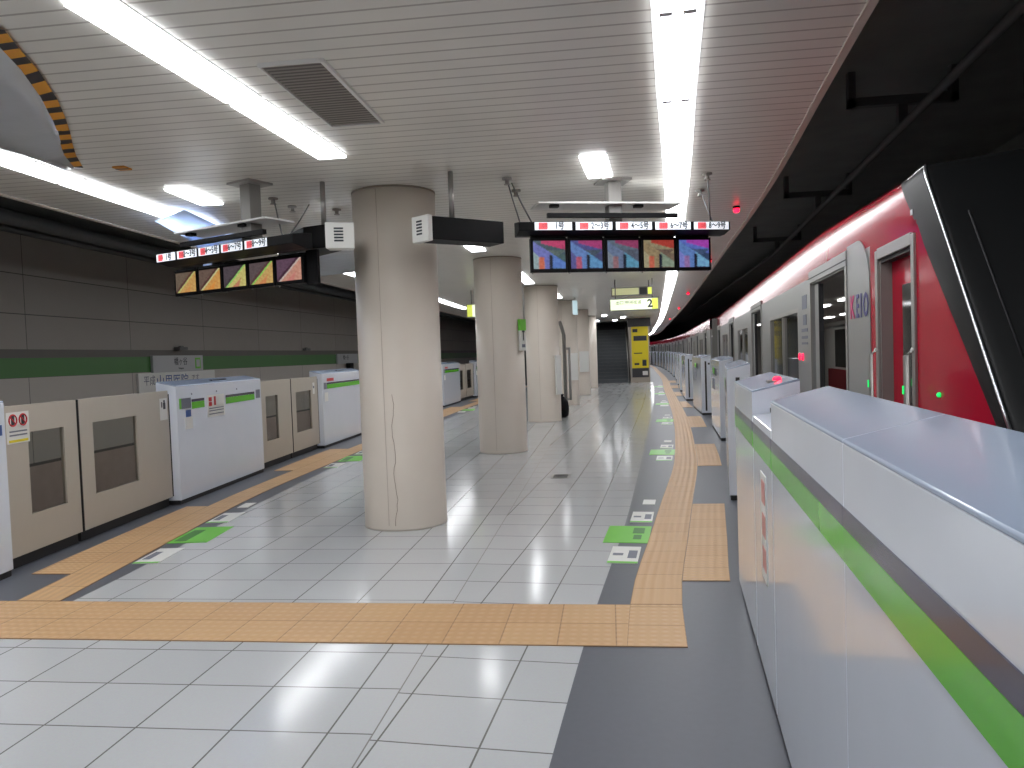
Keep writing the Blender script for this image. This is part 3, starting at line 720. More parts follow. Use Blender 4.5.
for i, (a, b) in enumerate(((15.72, 18.38), (20.9, 23.55), (26.05, 28.7))):
    m_ = (a+b)/2
    door_leaf('beige platform door hidden behind the nearest column, %s half of opening %s' % ('near', ('one', 'two', 'three')[i]), a, m_-.01, True)
    door_leaf('beige platform door hidden behind the nearest column, %s half of opening %s' % ('far', ('one', 'two', 'three')[i]), m_+.01, b, False)
def prohibit(t, y, z, r):
    bm = B(); tube(bm, [(.006, y+r*math.cos(a), z+r*math.sin(a)) for a in frange(0, 2*PI, .4)], .006, 6)
    tube(bm, [(.006, y-r*.7, z+r*.7), (.006, y+r*.7, z-r*.7)], .005, 6); obj('prohibition_ring', bm, M_redink, t)
    box_obj('figure', M_darkink, t, .004, .006, y-.018, y+.018, z-.04, z+.04)
box_obj('warning_sticker', M_paper, d1, 0, .004, .07, .34, 1.0, 1.25)
prohibit(d1, .145, 1.185, .045); prohibit(d1, .265, 1.185, .045)
for z in (1.09, 1.06): box_obj('grey_print', M_greyink, d1, .004, .005, .1, .31, z, z+.012)
box_obj('yellow_print', M_mat if False else M_yellow, d1, .004, .005, .09, .32, 1.01, 1.03)
box_obj('warning_sticker', M_paper, d2, 0, .004, 1.47, 1.63, .98, 1.22)
bm = B(); bx(bm, .004, .006, 1.50, 1.52, 1.12, 1.18); bx(bm, .004, .006, 1.54, 1.59, 1.1, 1.17); bx(bm, .004, .006, 1.55, 1.58, 1.17, 1.2); obj('figure', bm, M_darkink, d2)
box_obj('notice', M_paper, d4, 0, .004, 1.0, 1.1, 1.0, 1.2); box_obj('print', M_greyink, d4, .004, .006, 1.02, 1.08, 1.1, 1.14)

# ------------------------------------------------------------------ hanging monitors
def scene_screen_mat(name, kind, hue):
    """what the monitor shows: a platform edge seen along the train (emissive picture, flat by nature)"""
    m = bpy.data.materials.new(name); m.use_nodes = True
    nt = m.node_tree; b = nt.nodes['Principled BSDF']
    tc = nt.nodes.new('ShaderNodeTexCoord'); sp = nt.nodes.new('ShaderNodeSeparateXYZ')
    nt.links.new(tc.outputs['UV'], sp.inputs[0]); U, V = sp.outputs['X'], sp.outputs['Y']
    cur = None
    def layer(mask, rgb):
        nonlocal cur
        mx = nt.nodes.new('ShaderNodeMix'); mx.data_type = 'RGBA'
        mx.inputs[7].default_value = (*lin(rgb), 1); nt.links.new(mask, mx.inputs[0])
        if cur is None: mx.inputs[6].default_value = (*lin(hue[0]), 1)
        else: nt.links.new(cur, mx.inputs[6])
        cur = mx.outputs[2]
    ns = nt.nodes.new('ShaderNodeTexNoise'); ns.inputs['Scale'].default_value = 22; ns.inputs['Detail'].default_value = 3
    nt.links.new(tc.outputs['UV'], ns.inputs['Vector']); sc_ = nt.nodes.new('ShaderNodeSeparateColor'); nt.links.new(ns.outputs['Color'], sc_.inputs[0])
    wob = lambda o, ch: math_node(nt, 'ADD', o, math_node(nt, 'MULTIPLY', math_node(nt, 'SUBTRACT', sc_.outputs[ch], vb=.5), vb=.10))
    U, V = wob(U, 0), wob(V, 1)
    def half(a, bb, c):       # soft a*U + b*V > c
        q = math_node(nt, 'ADD', math_node(nt, 'MULTIPLY', U, vb=a), math_node(nt, 'MULTIPLY', V, vb=bb))
        n = nt.nodes.new('ShaderNodeMath'); n.operation = 'MULTIPLY_ADD'; n.use_clamp = True
        nt.links.new(math_node(nt, 'SUBTRACT', q, vb=c), n.inputs[0]); n.inputs[1].default_value = 22; n.inputs[2].default_value = .5
        return n.outputs[0]
    def AND(x, y): return math_node(nt, 'MULTIPLY', x, y)
    if kind == 'R':
        layer(AND(half(.3, 1, .98), half(1, 0, .25)), hue[1])                     # red band of the train
        layer(AND(half(-.35, -1, -.84), half(1, 0, .28)), hue[2])                # train side
        layer(AND(AND(half(0, -1, -.66), half(1, 0, .4)), half(-1, 1.4, -.12)), hue[5])
        layer(AND(half(-.75, -1, -.98), half(-1, 0, -.58)), hue[3])              # platform gates
        layer(AND(AND(half(-.75, -1, -.98), half(1, 0, .55)), half(0, 1, .02)), hue[6])
        layer(AND(half(-1.1, -1, -.62), half(-1, 0, -.34)), hue[4])              # floor
        layer(AND(AND(half(1, 0, .17), half(-1, 0, -.34)), half(0, -1, -.42)), hue[7])
        layer(AND(AND(half(1, 0, .5), half(-1, 0, -.6)), half(0, -1, -.5)), (20, 30, 46))
    else:
        layer(half(1.1, -.95, .12), hue[1])                                      # platform
        layer(AND(half(1.1, -.95, .06), half(-1.1, .95, -.17)), hue[2])
        layer(AND(half(1, -1, .38), half(-1, .3, -.68)), hue[3])
        layer(AND(half(-1.1, .95, -.06), half(1.1, -.95, -.08)), hue[4])
    n = nt.nodes.new('ShaderNodeTexNoise'); n.inputs['Scale'].default_value = 9; n.inputs['Detail'].default_value = 2
    nt.links.new(tc.outputs['UV'], n.inputs['Vector'])
    ov = nt.nodes.new('ShaderNodeMix'); ov.data_type = 'RGBA'; ov.blend_type = 'OVERLAY'; ov.inputs[0].default_value = .55
    nt.links.new(cur, ov.inputs[6]); nt.links.new(n.outputs['Fac'], ov.inputs[7])
    nt.links.new(ov.outputs[2], b.inputs['Emission Color']); b.inputs['Emission Strength'].default_value = .5
    b.inputs['Base Color'].default_value = (.01, .01, .012, 1); b.inputs['Roughness'].default_value = .25
    return m
huesR = [[(64, 84, 96), (190, 54, 104), (66, 92, 92), (110, 116, 186), (150, 172, 176), (88, 104, 100), (92, 128, 200), (206, 110, 84)],
         [(80, 82, 142), (168, 60, 118), (70, 72, 110), (100, 132, 190), (92, 92, 150), (70, 84, 100), (96, 150, 196), (186, 92, 116)],
         [(96, 110, 126), (150, 64, 104), (82, 88, 104), (104, 120, 150), (128, 138, 150), (84, 92, 106), (92, 152, 180), (150, 110, 116)],
         [(150, 138, 108), (176, 64, 54), (118, 100, 84), (150, 132, 100), (168, 160, 128), (110, 92, 80), (136, 152, 132), (198, 104, 80)],
         [(96, 112, 196), (168, 70, 176), (50, 70, 100), (96, 130, 190), (128, 132, 206), (66, 86, 120), (116, 170, 206), (150, 116, 170)]]
huesL = [[(112, 96, 80), (208, 164, 96), (196, 196, 120), (214, 150, 84), (92, 58, 50)], [(110, 90, 80), (214, 160, 88), (206, 206, 150), (226, 148, 70), (88, 54, 50)],
         [(84, 74, 80), (206, 196, 120), (150, 206, 110), (196, 130, 100), (70, 60, 60)], [(96, 82, 84), (206, 170, 104), (150, 206, 96), (214, 140, 90), (92, 60, 60)], [(100, 74, 92), (206, 150, 130), (206, 186, 176), (206, 130, 120), (70, 40, 56)]]
def uv_quad(name, parent, m, x0, x1, y, z0, z1):
    bm = B(); uv = bm.loops.layers.uv.verify()
    vs = [bm.verts.new(p) for p in ((x0, y, z0), (x1, y, z0), (x1, y, z1), (x0, y, z1))]
    f = bm.faces.new(vs)
    for l, c in zip(f.loops, ((0, 0), (1, 0), (1, 1), (0, 1))): l[uv].uv = c
    me = bpy.data.meshes.new(name); bm.to_mesh(me); bm.free(); me.materials.append(m)
    o = bpy.data.objects.new(name, me); COL.objects.link(o); o.parent = parent; return o
LABS = ['1号', '2〜3号', '4〜5号', '6〜7号', '8〜9号']
def monitor_rig(tag_, p0, p1, m0, m1, zbar, zmt, zmb, hues, kind, labs):
    """sign bar p0->p1 at height zbar and five monitors m0->m1 below it"""
    P0, P1 = Vector(p0), Vector(p1); L = (P1-P0).length; rz = math.atan2(P1.y-P0.y, P1.x-P0.x)
    side = 'right' if kind == 'R' else 'left'
    t = thing('sign_bar', 'black overhead bar with five lit car number labels, %s side' % side, 'sign', (P0.x, P0.y, zbar), rz, 'overhead label bars')
    bm = B()                 # section: label face above, sloping underside
    a = [(-.09, .008), (-.09, .084), (.12, .11), (.12, -.02), (.03, -.02)]
    A = [bm.verts.new((0, y, z)) for y, z in a]; C = [bm.verts.new((L, y, z)) for y, z in a]
    bm.faces.new(A); bm.faces.new(C[::-1])
    for i in range(5): bm.faces.new((A[i], A[(i+1) % 5], C[(i+1) % 5], C[i]))
    obj('bar_body', bm, M_black, t, .004)
    off = .14 if kind == 'R' else .01; lw = (L-off-(.02 if kind == 'R' else .3)-4*.035)/5
    for i in range(5):
        x = off+i*(lw+.035)
        lb = box_obj('label_plate', M_label, t, x, x+lw, -.097, -.09, .012, .08)
        box_obj('red_chip', M_labelred, lb, x+.03*lw/.3, x+.1*lw/.3, -.0985, -.097, .017, .075)
        text_mesh('lettering', '10両', .05, M_redink, lb, frame_mat((x+.075*lw/.3, -.0985, .046), (1, 0, 0), (0, 0, 1)), sx=.75)
        text_mesh('lettering', labs[i], .075, M_darkink, lb, frame_mat((x+.2*lw/.3, -.0985, .046), (1, 0, 0), (0, 0, 1)), sx=.75, bold=.02)
    # mounting pole through to the ceiling, with a shelf plate and a black rail
    px = L*(.47 if kind == 'R' else .6)
    pole = box_obj('pole', M_steelgrey, t, px-.06, px+.06, .05, .17, .10, HC-zbar-.001)
    box_obj('ceiling_flange', M_alu, pole, px-.14, px+.14, -.02, .24, HC-zbar-.02, HC-zbar-.001)
    box_obj('shelf_plate', M_frame, t, L*.1, L*.78, -.02, .3, .26, .275)
    for q in (.18, .58): box_obj('spot_lamp', M_black, t, L*q-.04, L*q+.04, .02, .08, .235, .26)
    box_obj('rail', M_black, t, L*.14, L*.76, -.02, .02, .135, .175)
    # monitors
    Q0, Q1 = Vector(m0), Vector(m1); ML = (Q1-Q0).length; mz = math.atan2(Q1.y-Q0.y, Q1.x-Q0.x)
    w = ML/5; ux = (Q1-Q0).normalized()
    for i in range(5):
        q = Q0+ux*(w*(i+.0)); h = zmt-zmb
        posn = ('leftmost', 'second from left', 'middle', 'fourth from left', 'rightmost')[i]
        d = ((('pink train band picture', 'violet platform picture', 'grey blue picture', 'brown and red picture', 'bright violet blue picture') if kind == 'R' else ('dim orange platform picture', 'orange platform picture', 'picture with a dark doorway', 'green edged platform picture', 'pinkish platform picture'))[i])
        mo = thing('monitor', '%s monitor of the %s hanging set showing a %s' % (posn, side, d), 'monitor', (q.x, q.y, zmb), mz, 'monitors of the %s hanging set' % side)
        bm = B(); bx(bm, .003, w-.003, 0, .055, 0, h); obj('casing', bm, M_black, mo, .005)
        uv_quad('screen', mo, scene_screen_mat('screen_picture', kind, hues[i]), .026, w-.026, -.0015, .03, h-.024)
        box_obj('bracket', M_black, mo, w*.03, w*.97, .02, .05, h-.002, zbar-.022-zmb)
        bm = B(); lathe(bm, [(.008, -.012), (.008, 0)], .02, .03, 8); obj('foot_stud', bm, M_alu, mo)
    if kind == 'L':
        q = Q1; e = thing('monitor_end_plate', 'black end plate right of the left hanging monitors', 'end plate', (q.x, q.y, zmb), mz)
        box_obj('plate', M_black, e, .004, .13, .03, .06, -.01, zmt-zmb+.03)
        box_obj('bracket', M_black, e, .03, .10, .03, .05, zmt-zmb+.03, zbar-.021-zmb)
    return t
rigR = monitor_rig('R', (-.76, 6.77), (1.12, 7.37), (-.655, 6.84), (.985, 7.38), 2.635, 2.597, 2.293, huesR, 'R', LABS)
rigL = monitor_rig('L', (-4.03, 6.70), (-2.42, 5.98), (-4.09, 6.93), (-2.51, 6.22), 2.512, 2.475, 2.235, huesL, 'L', LABS)
# cable stays
for lab, a in (('pair of cables holding the left end of the right label bar', [((-.84, 6.8, HC), (-.74, 6.83, 2.745)), ((-.82, 7.0, HC), (-.64, 6.87, 2.745))]), ('pair of cables holding the right end of the right label bar', [((.95, 7.8, HC), (1.0, 7.4, 2.75)), ((.93, 7.1, HC), (.98, 7.36, 2.75))]), ('pair of cables holding the right end of the left label bar', [((-3.09, 7.0, HC), (-2.66, 6.17, 2.627)), ((-2.9, 7.4, HC), (-2.58, 6.14, 2.627))])):
    bm = B()
    for p, q in a: tube(bm, [p, [(p[i]+q[i])/2+(-.01 if i == 2 else 0) for i in range(3)], q], .007, 6)
    tag(obj('cable_stay', bm, M_soot), lab, 'cable')
# black display boxes on their own poles
def disp_box(label, pts, white, z0, z1, pole, slit):
    cx = sum(p[0] for p in pts)/len(pts); cy = sum(p[1] for p in pts)/len(pts)
    t = thing('display_box', label, 'display box', (cx, cy, z0), 0, 'black hanging display boxes')
    rel = lambda P: [(x-cx, y-cy) for x, y in P]
    bm = B(); prism(bm, rel(pts), 0, z1-z0); obj('casing', bm, M_black, t, .006)
    bm = B(); prism(bm, rel(white), -.012, z1-z0+.012); e = obj('white_end_cap', bm, M_paper, t, .005)
    a, b = Vector(slit[0])-Vector((cx, cy)), Vector(slit[1])-Vector((cx, cy)); d = (b-a); n = Vector((d.y, -d.x)).normalized()*.004
    bm = B()
    for k in range(5):
        z = .045+k*.026; p, q = a+d*.3, a+d*.62
        prism(bm, [(p.x-n.x, p.y-n.y), (q.x-n.x, q.y-n.y), (q.x+n.x, q.y+n.y), (p.x+n.x, p.y+n.y)], z, z+.014)
    obj('vent_slits', bm, M_darkink, e)
    bm = B(); tube(bm, [(pole[0]-cx, pole[1]-cy, z1-z0), (pole[0]-cx, pole[1]-cy, HC-z0-.001)], .022, 10); obj('pole', bm, M_alu, t)
disp_box('black hanging box with white vented end, right of the nearest column', [(-1.40, 6.25), (-.87, 6.72), (-1.03, 6.90), (-1.56, 6.43)], [(-1.43, 6.22), (-1.40, 6.25), (-1.56, 6.43), (-1.60, 6.35)], 2.545, 2.735, (-1.27, 6.43), ((-1.60, 6.35), (-1.43, 6.22)))
disp_box('black hanging box with white vented end, left of the nearest column', [(-2.34, 6.32), (-2.20, 6.50), (-2.90, 7.1), (-3.04, 6.93), (-2.57, 6.40)], [(-2.34, 6.30), (-2.11, 6.38), (-2.17, 6.52), (-2.36, 6.45)], 2.535, 2.73, (-2.42, 6.5), ((-2.34, 6.30), (-2.11, 6.38)))

# ------------------------------------------------------------------ plastic drip sheets under the ceiling
def sheet(name, label, quad, nu, nv, sag, m, cat='plastic sheet', wrinkle=.01, edge=None):
    a, b, c, d = [Vector(p) for p in quad]
    bm = B(); G = []
    for i in range(nu+1):
        row = []
        for j in range(nv+1):
            u, v = i/nu, j/nv
            p = (a*(1-u)+b*u)*(1-v)+(d*(1-u)+c*u)*v
            p.z -= sag*math.sin(PI*u)*math.sin(PI*v)+wrinkle*abs(math.sin(9*u+4*v))*math.sin(PI*u)*math.sin(PI*v)
            row.append(bm.verts.new(p))
        G.append(row)
    for i in range(nu):
        for j in range(nv):
            f = bm.faces.new((G[i][j], G[i+1][j], G[i+1][j+1], G[i][j+1])); f.smooth = True
    o = obj(name, bm, m); s = o.modifiers.new('thick', 'SOLIDIFY'); s.thickness = .004
    tag(o, label, cat); return o
tp = [(-2.70, 3.20), (-2.80, 3.42), (-2.90, 3.66), (-3.10, 4.05), (-3.26, 4.32), (-3.45, 4.62), (-3.62, 4.87), (-3.8, 5.15), (-3.98, 5.47)]
bm = B(); G = []
for k, (x, y) in enumerate(tp):
    row = []
    for j in range(9):
        v = j/8; p = Vector((x*(1-v)+(-4.12)*v, y-.25*v*(1 if k < 8 else 0), HC-.004-.09*math.sin(PI*v)*math.sin(PI*(k+.6)/(len(tp)+.2))-.012*abs(math.sin(5*v+k*1.3))*math.sin(PI*v)))
        row.append(bm.verts.new(p))
    G.append(row)
for A, C in zip(G, G[1:]):
    for j in range(8): f = bm.faces.new((A[j], C[j], C[j+1], A[j+1])); f.smooth = True
o = obj('plastic_sheet', bm, M_sheet); o.modifiers.new('thick', 'SOLIDIFY').thickness = .004
tag(o, 'grey plastic sheet taped to the ceiling at upper left', 'plastic sheet')
bm = B(); uvl = bm.loops.layers.uv.verify(); n = len(tp)
for k in range(n-1):
    def edge(i):
        p = Vector(tp[i]); d = (Vector(tp[min(i+1, n-1)])-Vector(tp[max(i-1, 0)])).normalized(); nn = Vector((d.y, -d.x)); return p-nn*.03, p+nn*.05
    (a0_, b0_), (a1_, b1_) = edge(k), edge(k+1)
    f = bm.faces.new([bm.verts.new((q.x, q.y, HC-.016)) for q in (a0_, b0_, b1_, a1_)])
    for l, c in zip(f.loops, ((k/(n-1), 0), (k/(n-1), 1), ((k+1)/(n-1), 1), ((k+1)/(n-1), 0))): l[uvl].uv = c
ht = obj('hazard_tape', bm, M_tape); ht.modifiers.new('thick', 'SOLIDIFY').thickness = .002
tag(ht, 'orange and black striped hazard tape along the upper left sheet', 'tape')
sheet('plastic_sheet', 'bluish plastic drip sheet hung at the end of the left light row', [(-4.42, 7.2, 3.02), (-4.60, 8.1, 2.98), (-4.22, 8.3, 3.09), (-4.05, 7.1, 3.09)], 10, 8, .05, M_sheetblue)
sheet('plastic_sheet', 'bluish plastic drip sheet hanging low behind the left label bar', [(-4.60, 8.05, 2.99), (-5.15, 9.7, 2.98), (-4.4, 9.5, 3.09), (-4.2, 8.2, 3.09)], 10, 8, .06, M_sheetblue)
bm = B(); lathe(bm, [(.20, 3.06), (.16, 2.95), (.09, 2.85), (.05, 2.72), (.04, 2.55)], -4.35, 8.05, 14)
tag(obj('drip_funnel', bm, M_sheetblue), 'white plastic funnel gathered under the bluish drip sheet', 'funnel')
o = sheet('plastic_sheet', 'silvery plastic drip tray left of the nearest column', [(-3.50, 8.6, 2.83), (-2.75, 8.5, 2.83), (-3.42, 10.4, 2.80), (-4.2, 10.8, 2.80)], 8, 8, .03, M_sheet)
for i, p in enumerate(((-3.7, 5.62), (-4.35, 6.8))):
    t = thing('tape_patch', 'orange tape patch %s' % ('at the tip of the striped tape' if i == 0 else 'beside the bluish drip sheet'), 'tape', (*p, HC))
    box_obj('patch', mat('orange_tape', (206, 140, 50), .5), t, -.05, .05, -.05, .05, -.012, -.001)
    box_obj('strip', M_soot, t, -.05, .05, -.01, .01, -.014, -.011)

# ------------------------------------------------------------------ far end: stairs, poster wall, exit signs
YS = 38.2
t = thing('staircase', 'dark staircase rising at the far end of the platform', 'stairs', (.05, YS, 0))
for k in range(16):
    s = box_obj('step', M_steps, t, -1.0, 1.0, k*.28, 16*.28, k*.17, (k+1)*.17)
    box_obj('nosing', M_step_edge, s, -1.0, 1.0, k*.28-.01, k*.28+.03, (k+1)*.17, (k+1)*.17+.008)
for s in (-1, 1):
    bm = B(); tube(bm, [(s*.93, .0, .0), (s*.93, .02, .85), (s*.93, 4.4, 3.5)], .03, 8); obj('handrail', bm, M_alu, t)
bm = B(); bx(bm, -1.35, -.98, YS-.3, YS+7, 0, HC); bx(bm, -5.0, -1.35, YS+.6, YS+.9, 0, HC); struct('wall_stair_left', bm, M_darkwall)
bm = B(); bx(bm, 1.08, 2.02, YS-.2, YS+7, 0, HC+.0); struct('wall_stair_right', bm, M_wallpaint)
bm = B(); bx(bm, -1.4, 2.4, YS+7, YS+7.3, 0, 4.6); struct('wall_stair_end', bm, M_darkwall)
bm = B(); bx(bm, .98, 2.1, YS-.28, YS-.2, 2.72, HC); struct('trim_3', bm, M_darkwall)
t = thing('poster', 'yellow poster with black print on the wall right of the stairs', 'poster', (1.56, YS-.21, .25))
box_obj('sheet', M_yellow, t, -.4, .4, -.02, .009, .45, 2.5); box_obj('dark_foot', M_darkwall, t, -.4, .4, -.02, .009, .0, .45)
box_obj('print', M_darkink, t, -.3, .34, -.024, -.02, 1.78, 2.02); box_obj('print', M_darkink, t, -.34, -.1, -.024, -.02, 2.2, 2.36)
box_obj('print', M_darkink, t, -.3, .1, -.024, -.02, 1.15, 1.2); box_obj('print', M_darkink, t, .1, .3, -.024, -.02, .55, .85); box_obj('print', M_darkink, t, -.28, -.05, -.024, -.02, .6, .7)
box_obj('print', M_paper, t, .1, .35, -.024, -.02, .1, .3)
box_obj('frame', M_alu, t, -.44, -.4, -.03, .009, 0, 2.5)
# big exit sign hung from the ceiling
t = thing('exit_sign', 'long lit exit sign numbered 2 hanging before the stairs', 'sign', (.6, 17., 2.44), .0)
box_obj('casing', M_steelgrey, t, -.53, .53, 0, .1, 0, .27, bevel=.004)
box_obj('lit_face', M_exit, t, -.51, .30, -.006, 0, .02, .25); box_obj('yellow_face', M_exity, t, .38, .51, -.006, 0, .02, .25); box_obj('number_face', M_exit, t, .30, .38, -.006, 0, .02, .25)
text_mesh('lettering', '2', .24, M_darkink, t, frame_mat((.34, -.008, .135), (1, 0, 0), (0, 0, 1)), bold=.03)
text_mesh('lettering', '出口 甲州街道', .09, M_darkink, t, frame_mat((-.12, -.008, .17), (1, 0, 0), (0, 0, 1)))
bm = B()
for x in (-.4, .4): tube(bm, [(x, .05, .27), (x, .05, HC-2.44-.001)], .012, 8)
obj('hanger', bm, M_steelgrey, t)
t = thing('hanging_sign', 'dim pale yellow sign with dark square above the lit exit sign', 'sign', (.45, 17.5, 2.80))
box_obj('casing', M_steelgrey, t, -.33, .6, 0, .08, 0, .19, bevel=.004)
box_obj('pale_face', M_exitdim, t, -.31, .28, -.006, 0, .02, .17); box_obj('dark_square', M_darkwall, t, .3, .46, -.006, 0, .02, .17); box_obj('yellow_face', M_exity, t, .48, .58, -.006, 0, .02, .17)
bm = B()
for x in (-.25, .5): tube(bm, [(x, .04, .19), (x, .04, HC-2.80-.001)], .012, 8)
obj('hanger', bm, M_steelgrey, t)
t = thing('hanging_sign', 'yellow green sign hanging left of the second column', 'sign', (-3.17, 18., 2.48))
box_obj('casing', M_steelgrey, t, -.12, .16, 0, .08, 0, .32); box_obj('green_face', M_exity, t, -.10, .02, -.006, 0, .02, .3); box_obj('pale_face', M_exit, t, .02, .14, -.006, 0, .02, .3)
bm = B(); tube(bm, [(.0, .04, .32), (.0, .04, HC-2.48-.001)], .012, 8); obj('hanger', bm, M_steelgrey, t)
t = thing('hanging_sign', 'narrow pale box sign hanging beside the fourth column', 'sign', (-.88, 22., 2.65))
box_obj('casing', mat('pale_blue_case', (176, 200, 206), .4, emit=.35), t, -.06, .06, -.3, .3, 0, .38); box_obj('end_frame', M_alu, t, -.085, -.06, -.3, .3, 0, .38)
bm = B(); tube(bm, [(0, .0, .38), (0, 0, HC-2.65-.001)], .012, 8); obj('hanger', bm, M_alu, t)

# ------------------------------------------------------------------ the train
def car(label, y0, x0, slope, length, cab):
    rz = -math.atan(slope); k = math.hypot(1, slope)
    t = thing('train_car', label, 'train', (x0+slope*y0, y0, 0), rz, 'cars of the red and silver train')
    s_ = lambda y: (y-y0)*k                       # world y -> local distance
    W = 2.8; L = length
    doors = [(a, a+1.36) for a in ((5.3, 10.6, 15.85, 21.0) if cab else tuple(y0+1.6+5.0*i for i in range(4)))]
    doors = [(s_(a), s_(a)+1.36) for a, b in doors]
    wins = []
    for (a, b), (c, d) in zip(doors, doors[1:]): wins.append((b+.75, c-.95) if cab else (b+.75, c-.75))
    wins = [(m-.0, n) for m, n in wins]
    start = s_(3.78) if cab else 0.
    holes = [(a, b, .02, 2.06) for a, b in doors]+[(a, b, 1.0, 1.91) for a, b in wins]
    if cab: holes.append((s_(3.84), s_(4.46), .1, 2.02))
    ss = sorted({start, L, s_(4.66) if cab else L}|{v for h in holes for v in h[:2]}); zz = sorted({-.95, 2.12, 2.13}|{v for h in holes for v in h[2:]})
    for side in (0, 1):
        bm = B(); x = 0 if side == 0 else W
        for a, b in zip(ss, ss[1:]):
            for c, d in zip(zz, zz[1:]):
                ms, mz = (a+b)/2, (c+d)/2
                if any(h[0] < ms < h[1] and h[2] < mz < h[3] for h in holes): continue
                f = bm.faces.new([bm.verts.new(p) for p in ((x, a, c), (x, b, c), (x, b, d), (x, a, d))])
                f.material_index = 1 if (mz > 2.12 or (cab and ms < s_(4.66))) else 0
        bmesh.ops.remove_doubles(bm, verts=bm.verts[:], dist=.0005)
        o = obj('body_side', bm, [M_steel, M_red], t)
        so = o.modifiers.new('thick', 'SOLIDIFY'); so.thickness = .05; so.offset = -1 if side == 0 else 1
        if side == 0:      # make the thickness go inwards whichever way the normals fell
            so.offset = -1 if o.data.polygons[0].normal.x < 0 else 1
        else: so.offset = -1 if o.data.polygons[0].normal.x > 0 else 1
    prof = [(0, 2.13), (-.001, 2.25), (-.0014, 2.335), (.0006, 2.378), (.0048, 2.414), (.0115, 2.428), (.04, 2.438), (.2, 2.465), (.7, 2.53), (1.4, 2.56)]
    full = prof+[(W-w, z) for w, z in prof[-2::-1]]
    rs = s_(4.1) if cab else 0.
    kz = (lambda z, k_: 2.13+(z-2.13)*(1+k_))
    stn = [(rs, -.26), (s_(4.6), -.22), (s_(5.2), -.14), (s_(6.2), -.04), (s_(7.4), 0), (L, 0)] if cab else [(0, 0), (L, 0)]
    bm = B()
    RR = [[bm.verts.new((w, q, kz(z, k_))) for w, z in full] for q, k_ in stn]
    for A, C in zip(RR, RR[1:]):
        for i in range(len(full)-1):
            f = bm.faces.new((A[i], C[i], C[i+1], A[i+1])); f.smooth = True; f.material_index = 0 if (i < 7 or i >= len(full)-8) else 1
    obj('roof', bm, [M_red, M_roof], t)
    bm = B(); bx(bm, .05, W-.05, start, L, -1.0, 0.0); obj('underframe', bm, M_soot, t)
    box_obj('end_wall', M_steelgrey, t, .06, W-.06, L-.06, L, 0, 2.42)
    if not cab: box_obj('end_wall', M_steelgrey, t, .06, W-.06, 0, .06, 0, 2.42)
    bm = B(); bx(bm, .06, W-.06, start+.9, L-.06, 2.11, 2.13); o = obj('interior_ceiling', bm, M_inside, t)
    [box_obj('interior_lamp', M_intlamp, o, w_, w_+.12, q_, q_+.6, 2.09, 2.11) for q_ in [start+2.3+1.7*j for j in range(9)] for w_ in (.85, 1.85)]
    box_obj('interior_wall', M_inside, t, W-.12, W-.06, start+1.2, L-.06, 0, 2.1)
    if cab: box_obj('cab_partition', M_steelgrey, t, .07, W-.07, s_(4.85), s_(4.9), 0, 2.1)
    ws = [(a, b) for a, b in wins]
    for a, b in ws:                 # seats and rails behind the windows
        box_obj('seat_bench', M_seat, t, W-.6, W-.14, a-.4, b+.4, .25, .45); box_obj('seat_back', M_seat, t, W-.22, W-.13, a-.4, b+.4, .45, .95)
        box_obj('far_window', M_window, t, W-.125, W-.12, a, b, 1.0, 1.9)
        bm = B(); tube(bm, [(.55, a-.5, 1.75), (.55, b+.5, 1.75)], .015, 6); tube(bm, [(.55, a-.55, .0), (.55, a-.55, 2.11)], .016, 6); tube(bm, [(.55, b+.55, 0), (.55, b+.55, 2.11)], .016, 6)
        obj('grab_rail', bm, M_alu, t)
        p = box_obj('window', M_window, t, .022, .03, a+.03, b-.03, 1.03, 1.88)
        bm = B()
        for d in ((a, a+.04, 1.0, 1.91), (b-.04, b, 1.0, 1.91), (a+.04, b-.04, 1.0, 1.04), (a+.04, b-.04, 1.87, 1.91), (a+.5*(b-a)-.02, a+.5*(b-a)+.02, 1.04, 1.87)): bx(bm, .0, .03, *d)
        obj('window_frame', bm, M_alu, p)
    for a, b in doors:
        d = box_obj('door_header', M_steel, t, -.014, .0, a-.05, b+.05, 2.07, 2.17, bevel=.004)
        bm = B(); bx(bm, -.012, .004, a-.05, a, .0, 2.07); bx(bm, -.012, .004, b, b+.05, .0, 2.07); obj('door_jamb', bm, M_alu, d)
        box_obj('door_groove', M_rubber, d, -.016, -.013, a-.05, b+.05, 2.105, 2.113)
        for e0, e1 in ((a-.02, a+.10), (b-.24, b-.06)):
            lf = box_obj('door_leaf', M_steel, t, .015, .045, e0, e1, .03, 2.05)
            box_obj('leaf_edge', M_rubber, lf, .012, .048, *((e1, e1+.02) if e0 < a else (e0-.02, e0)), .03, 2.05)
        box_obj('door_sill', M_alu, t, -.02, .06, a, b, .0, .025)
    # marks on the silver side
    def decal(nm, m, y0_, y1_, z0, z1): box_obj(nm, m, t, -.003, .0, y0_, y1_, z0, z1)
    if cab:
        a = doors[0][1]
        decal('notice', M_greyink, a+.25, a+.5, 1.88, 2.0); decal('badge', M_greyink, a+.28, a+.46, 1.74, 1.83)
        decal('number_line', M_greyink, a+.22, a+.55, 1.68, 1.71); decal('number_line', M_greyink, a+.22, a+.55, 1.62, 1.645); decal('number_line', M_greyink, a+.22, a+.55, 1.57, 1.59)
        for q in (.50, .68):  # added glowing discs in place of red lamp reflections in the side
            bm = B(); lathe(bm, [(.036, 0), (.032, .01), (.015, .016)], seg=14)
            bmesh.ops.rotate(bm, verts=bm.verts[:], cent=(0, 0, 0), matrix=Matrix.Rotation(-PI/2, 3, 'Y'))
            bmesh.ops.translate(bm, verts=bm.verts[:], vec=(0, a+q, 1.46)); obj('side_red_reflection', bm, mat('red_reflection_glow', (230, 30, 70), .2, emit=1.3), t)
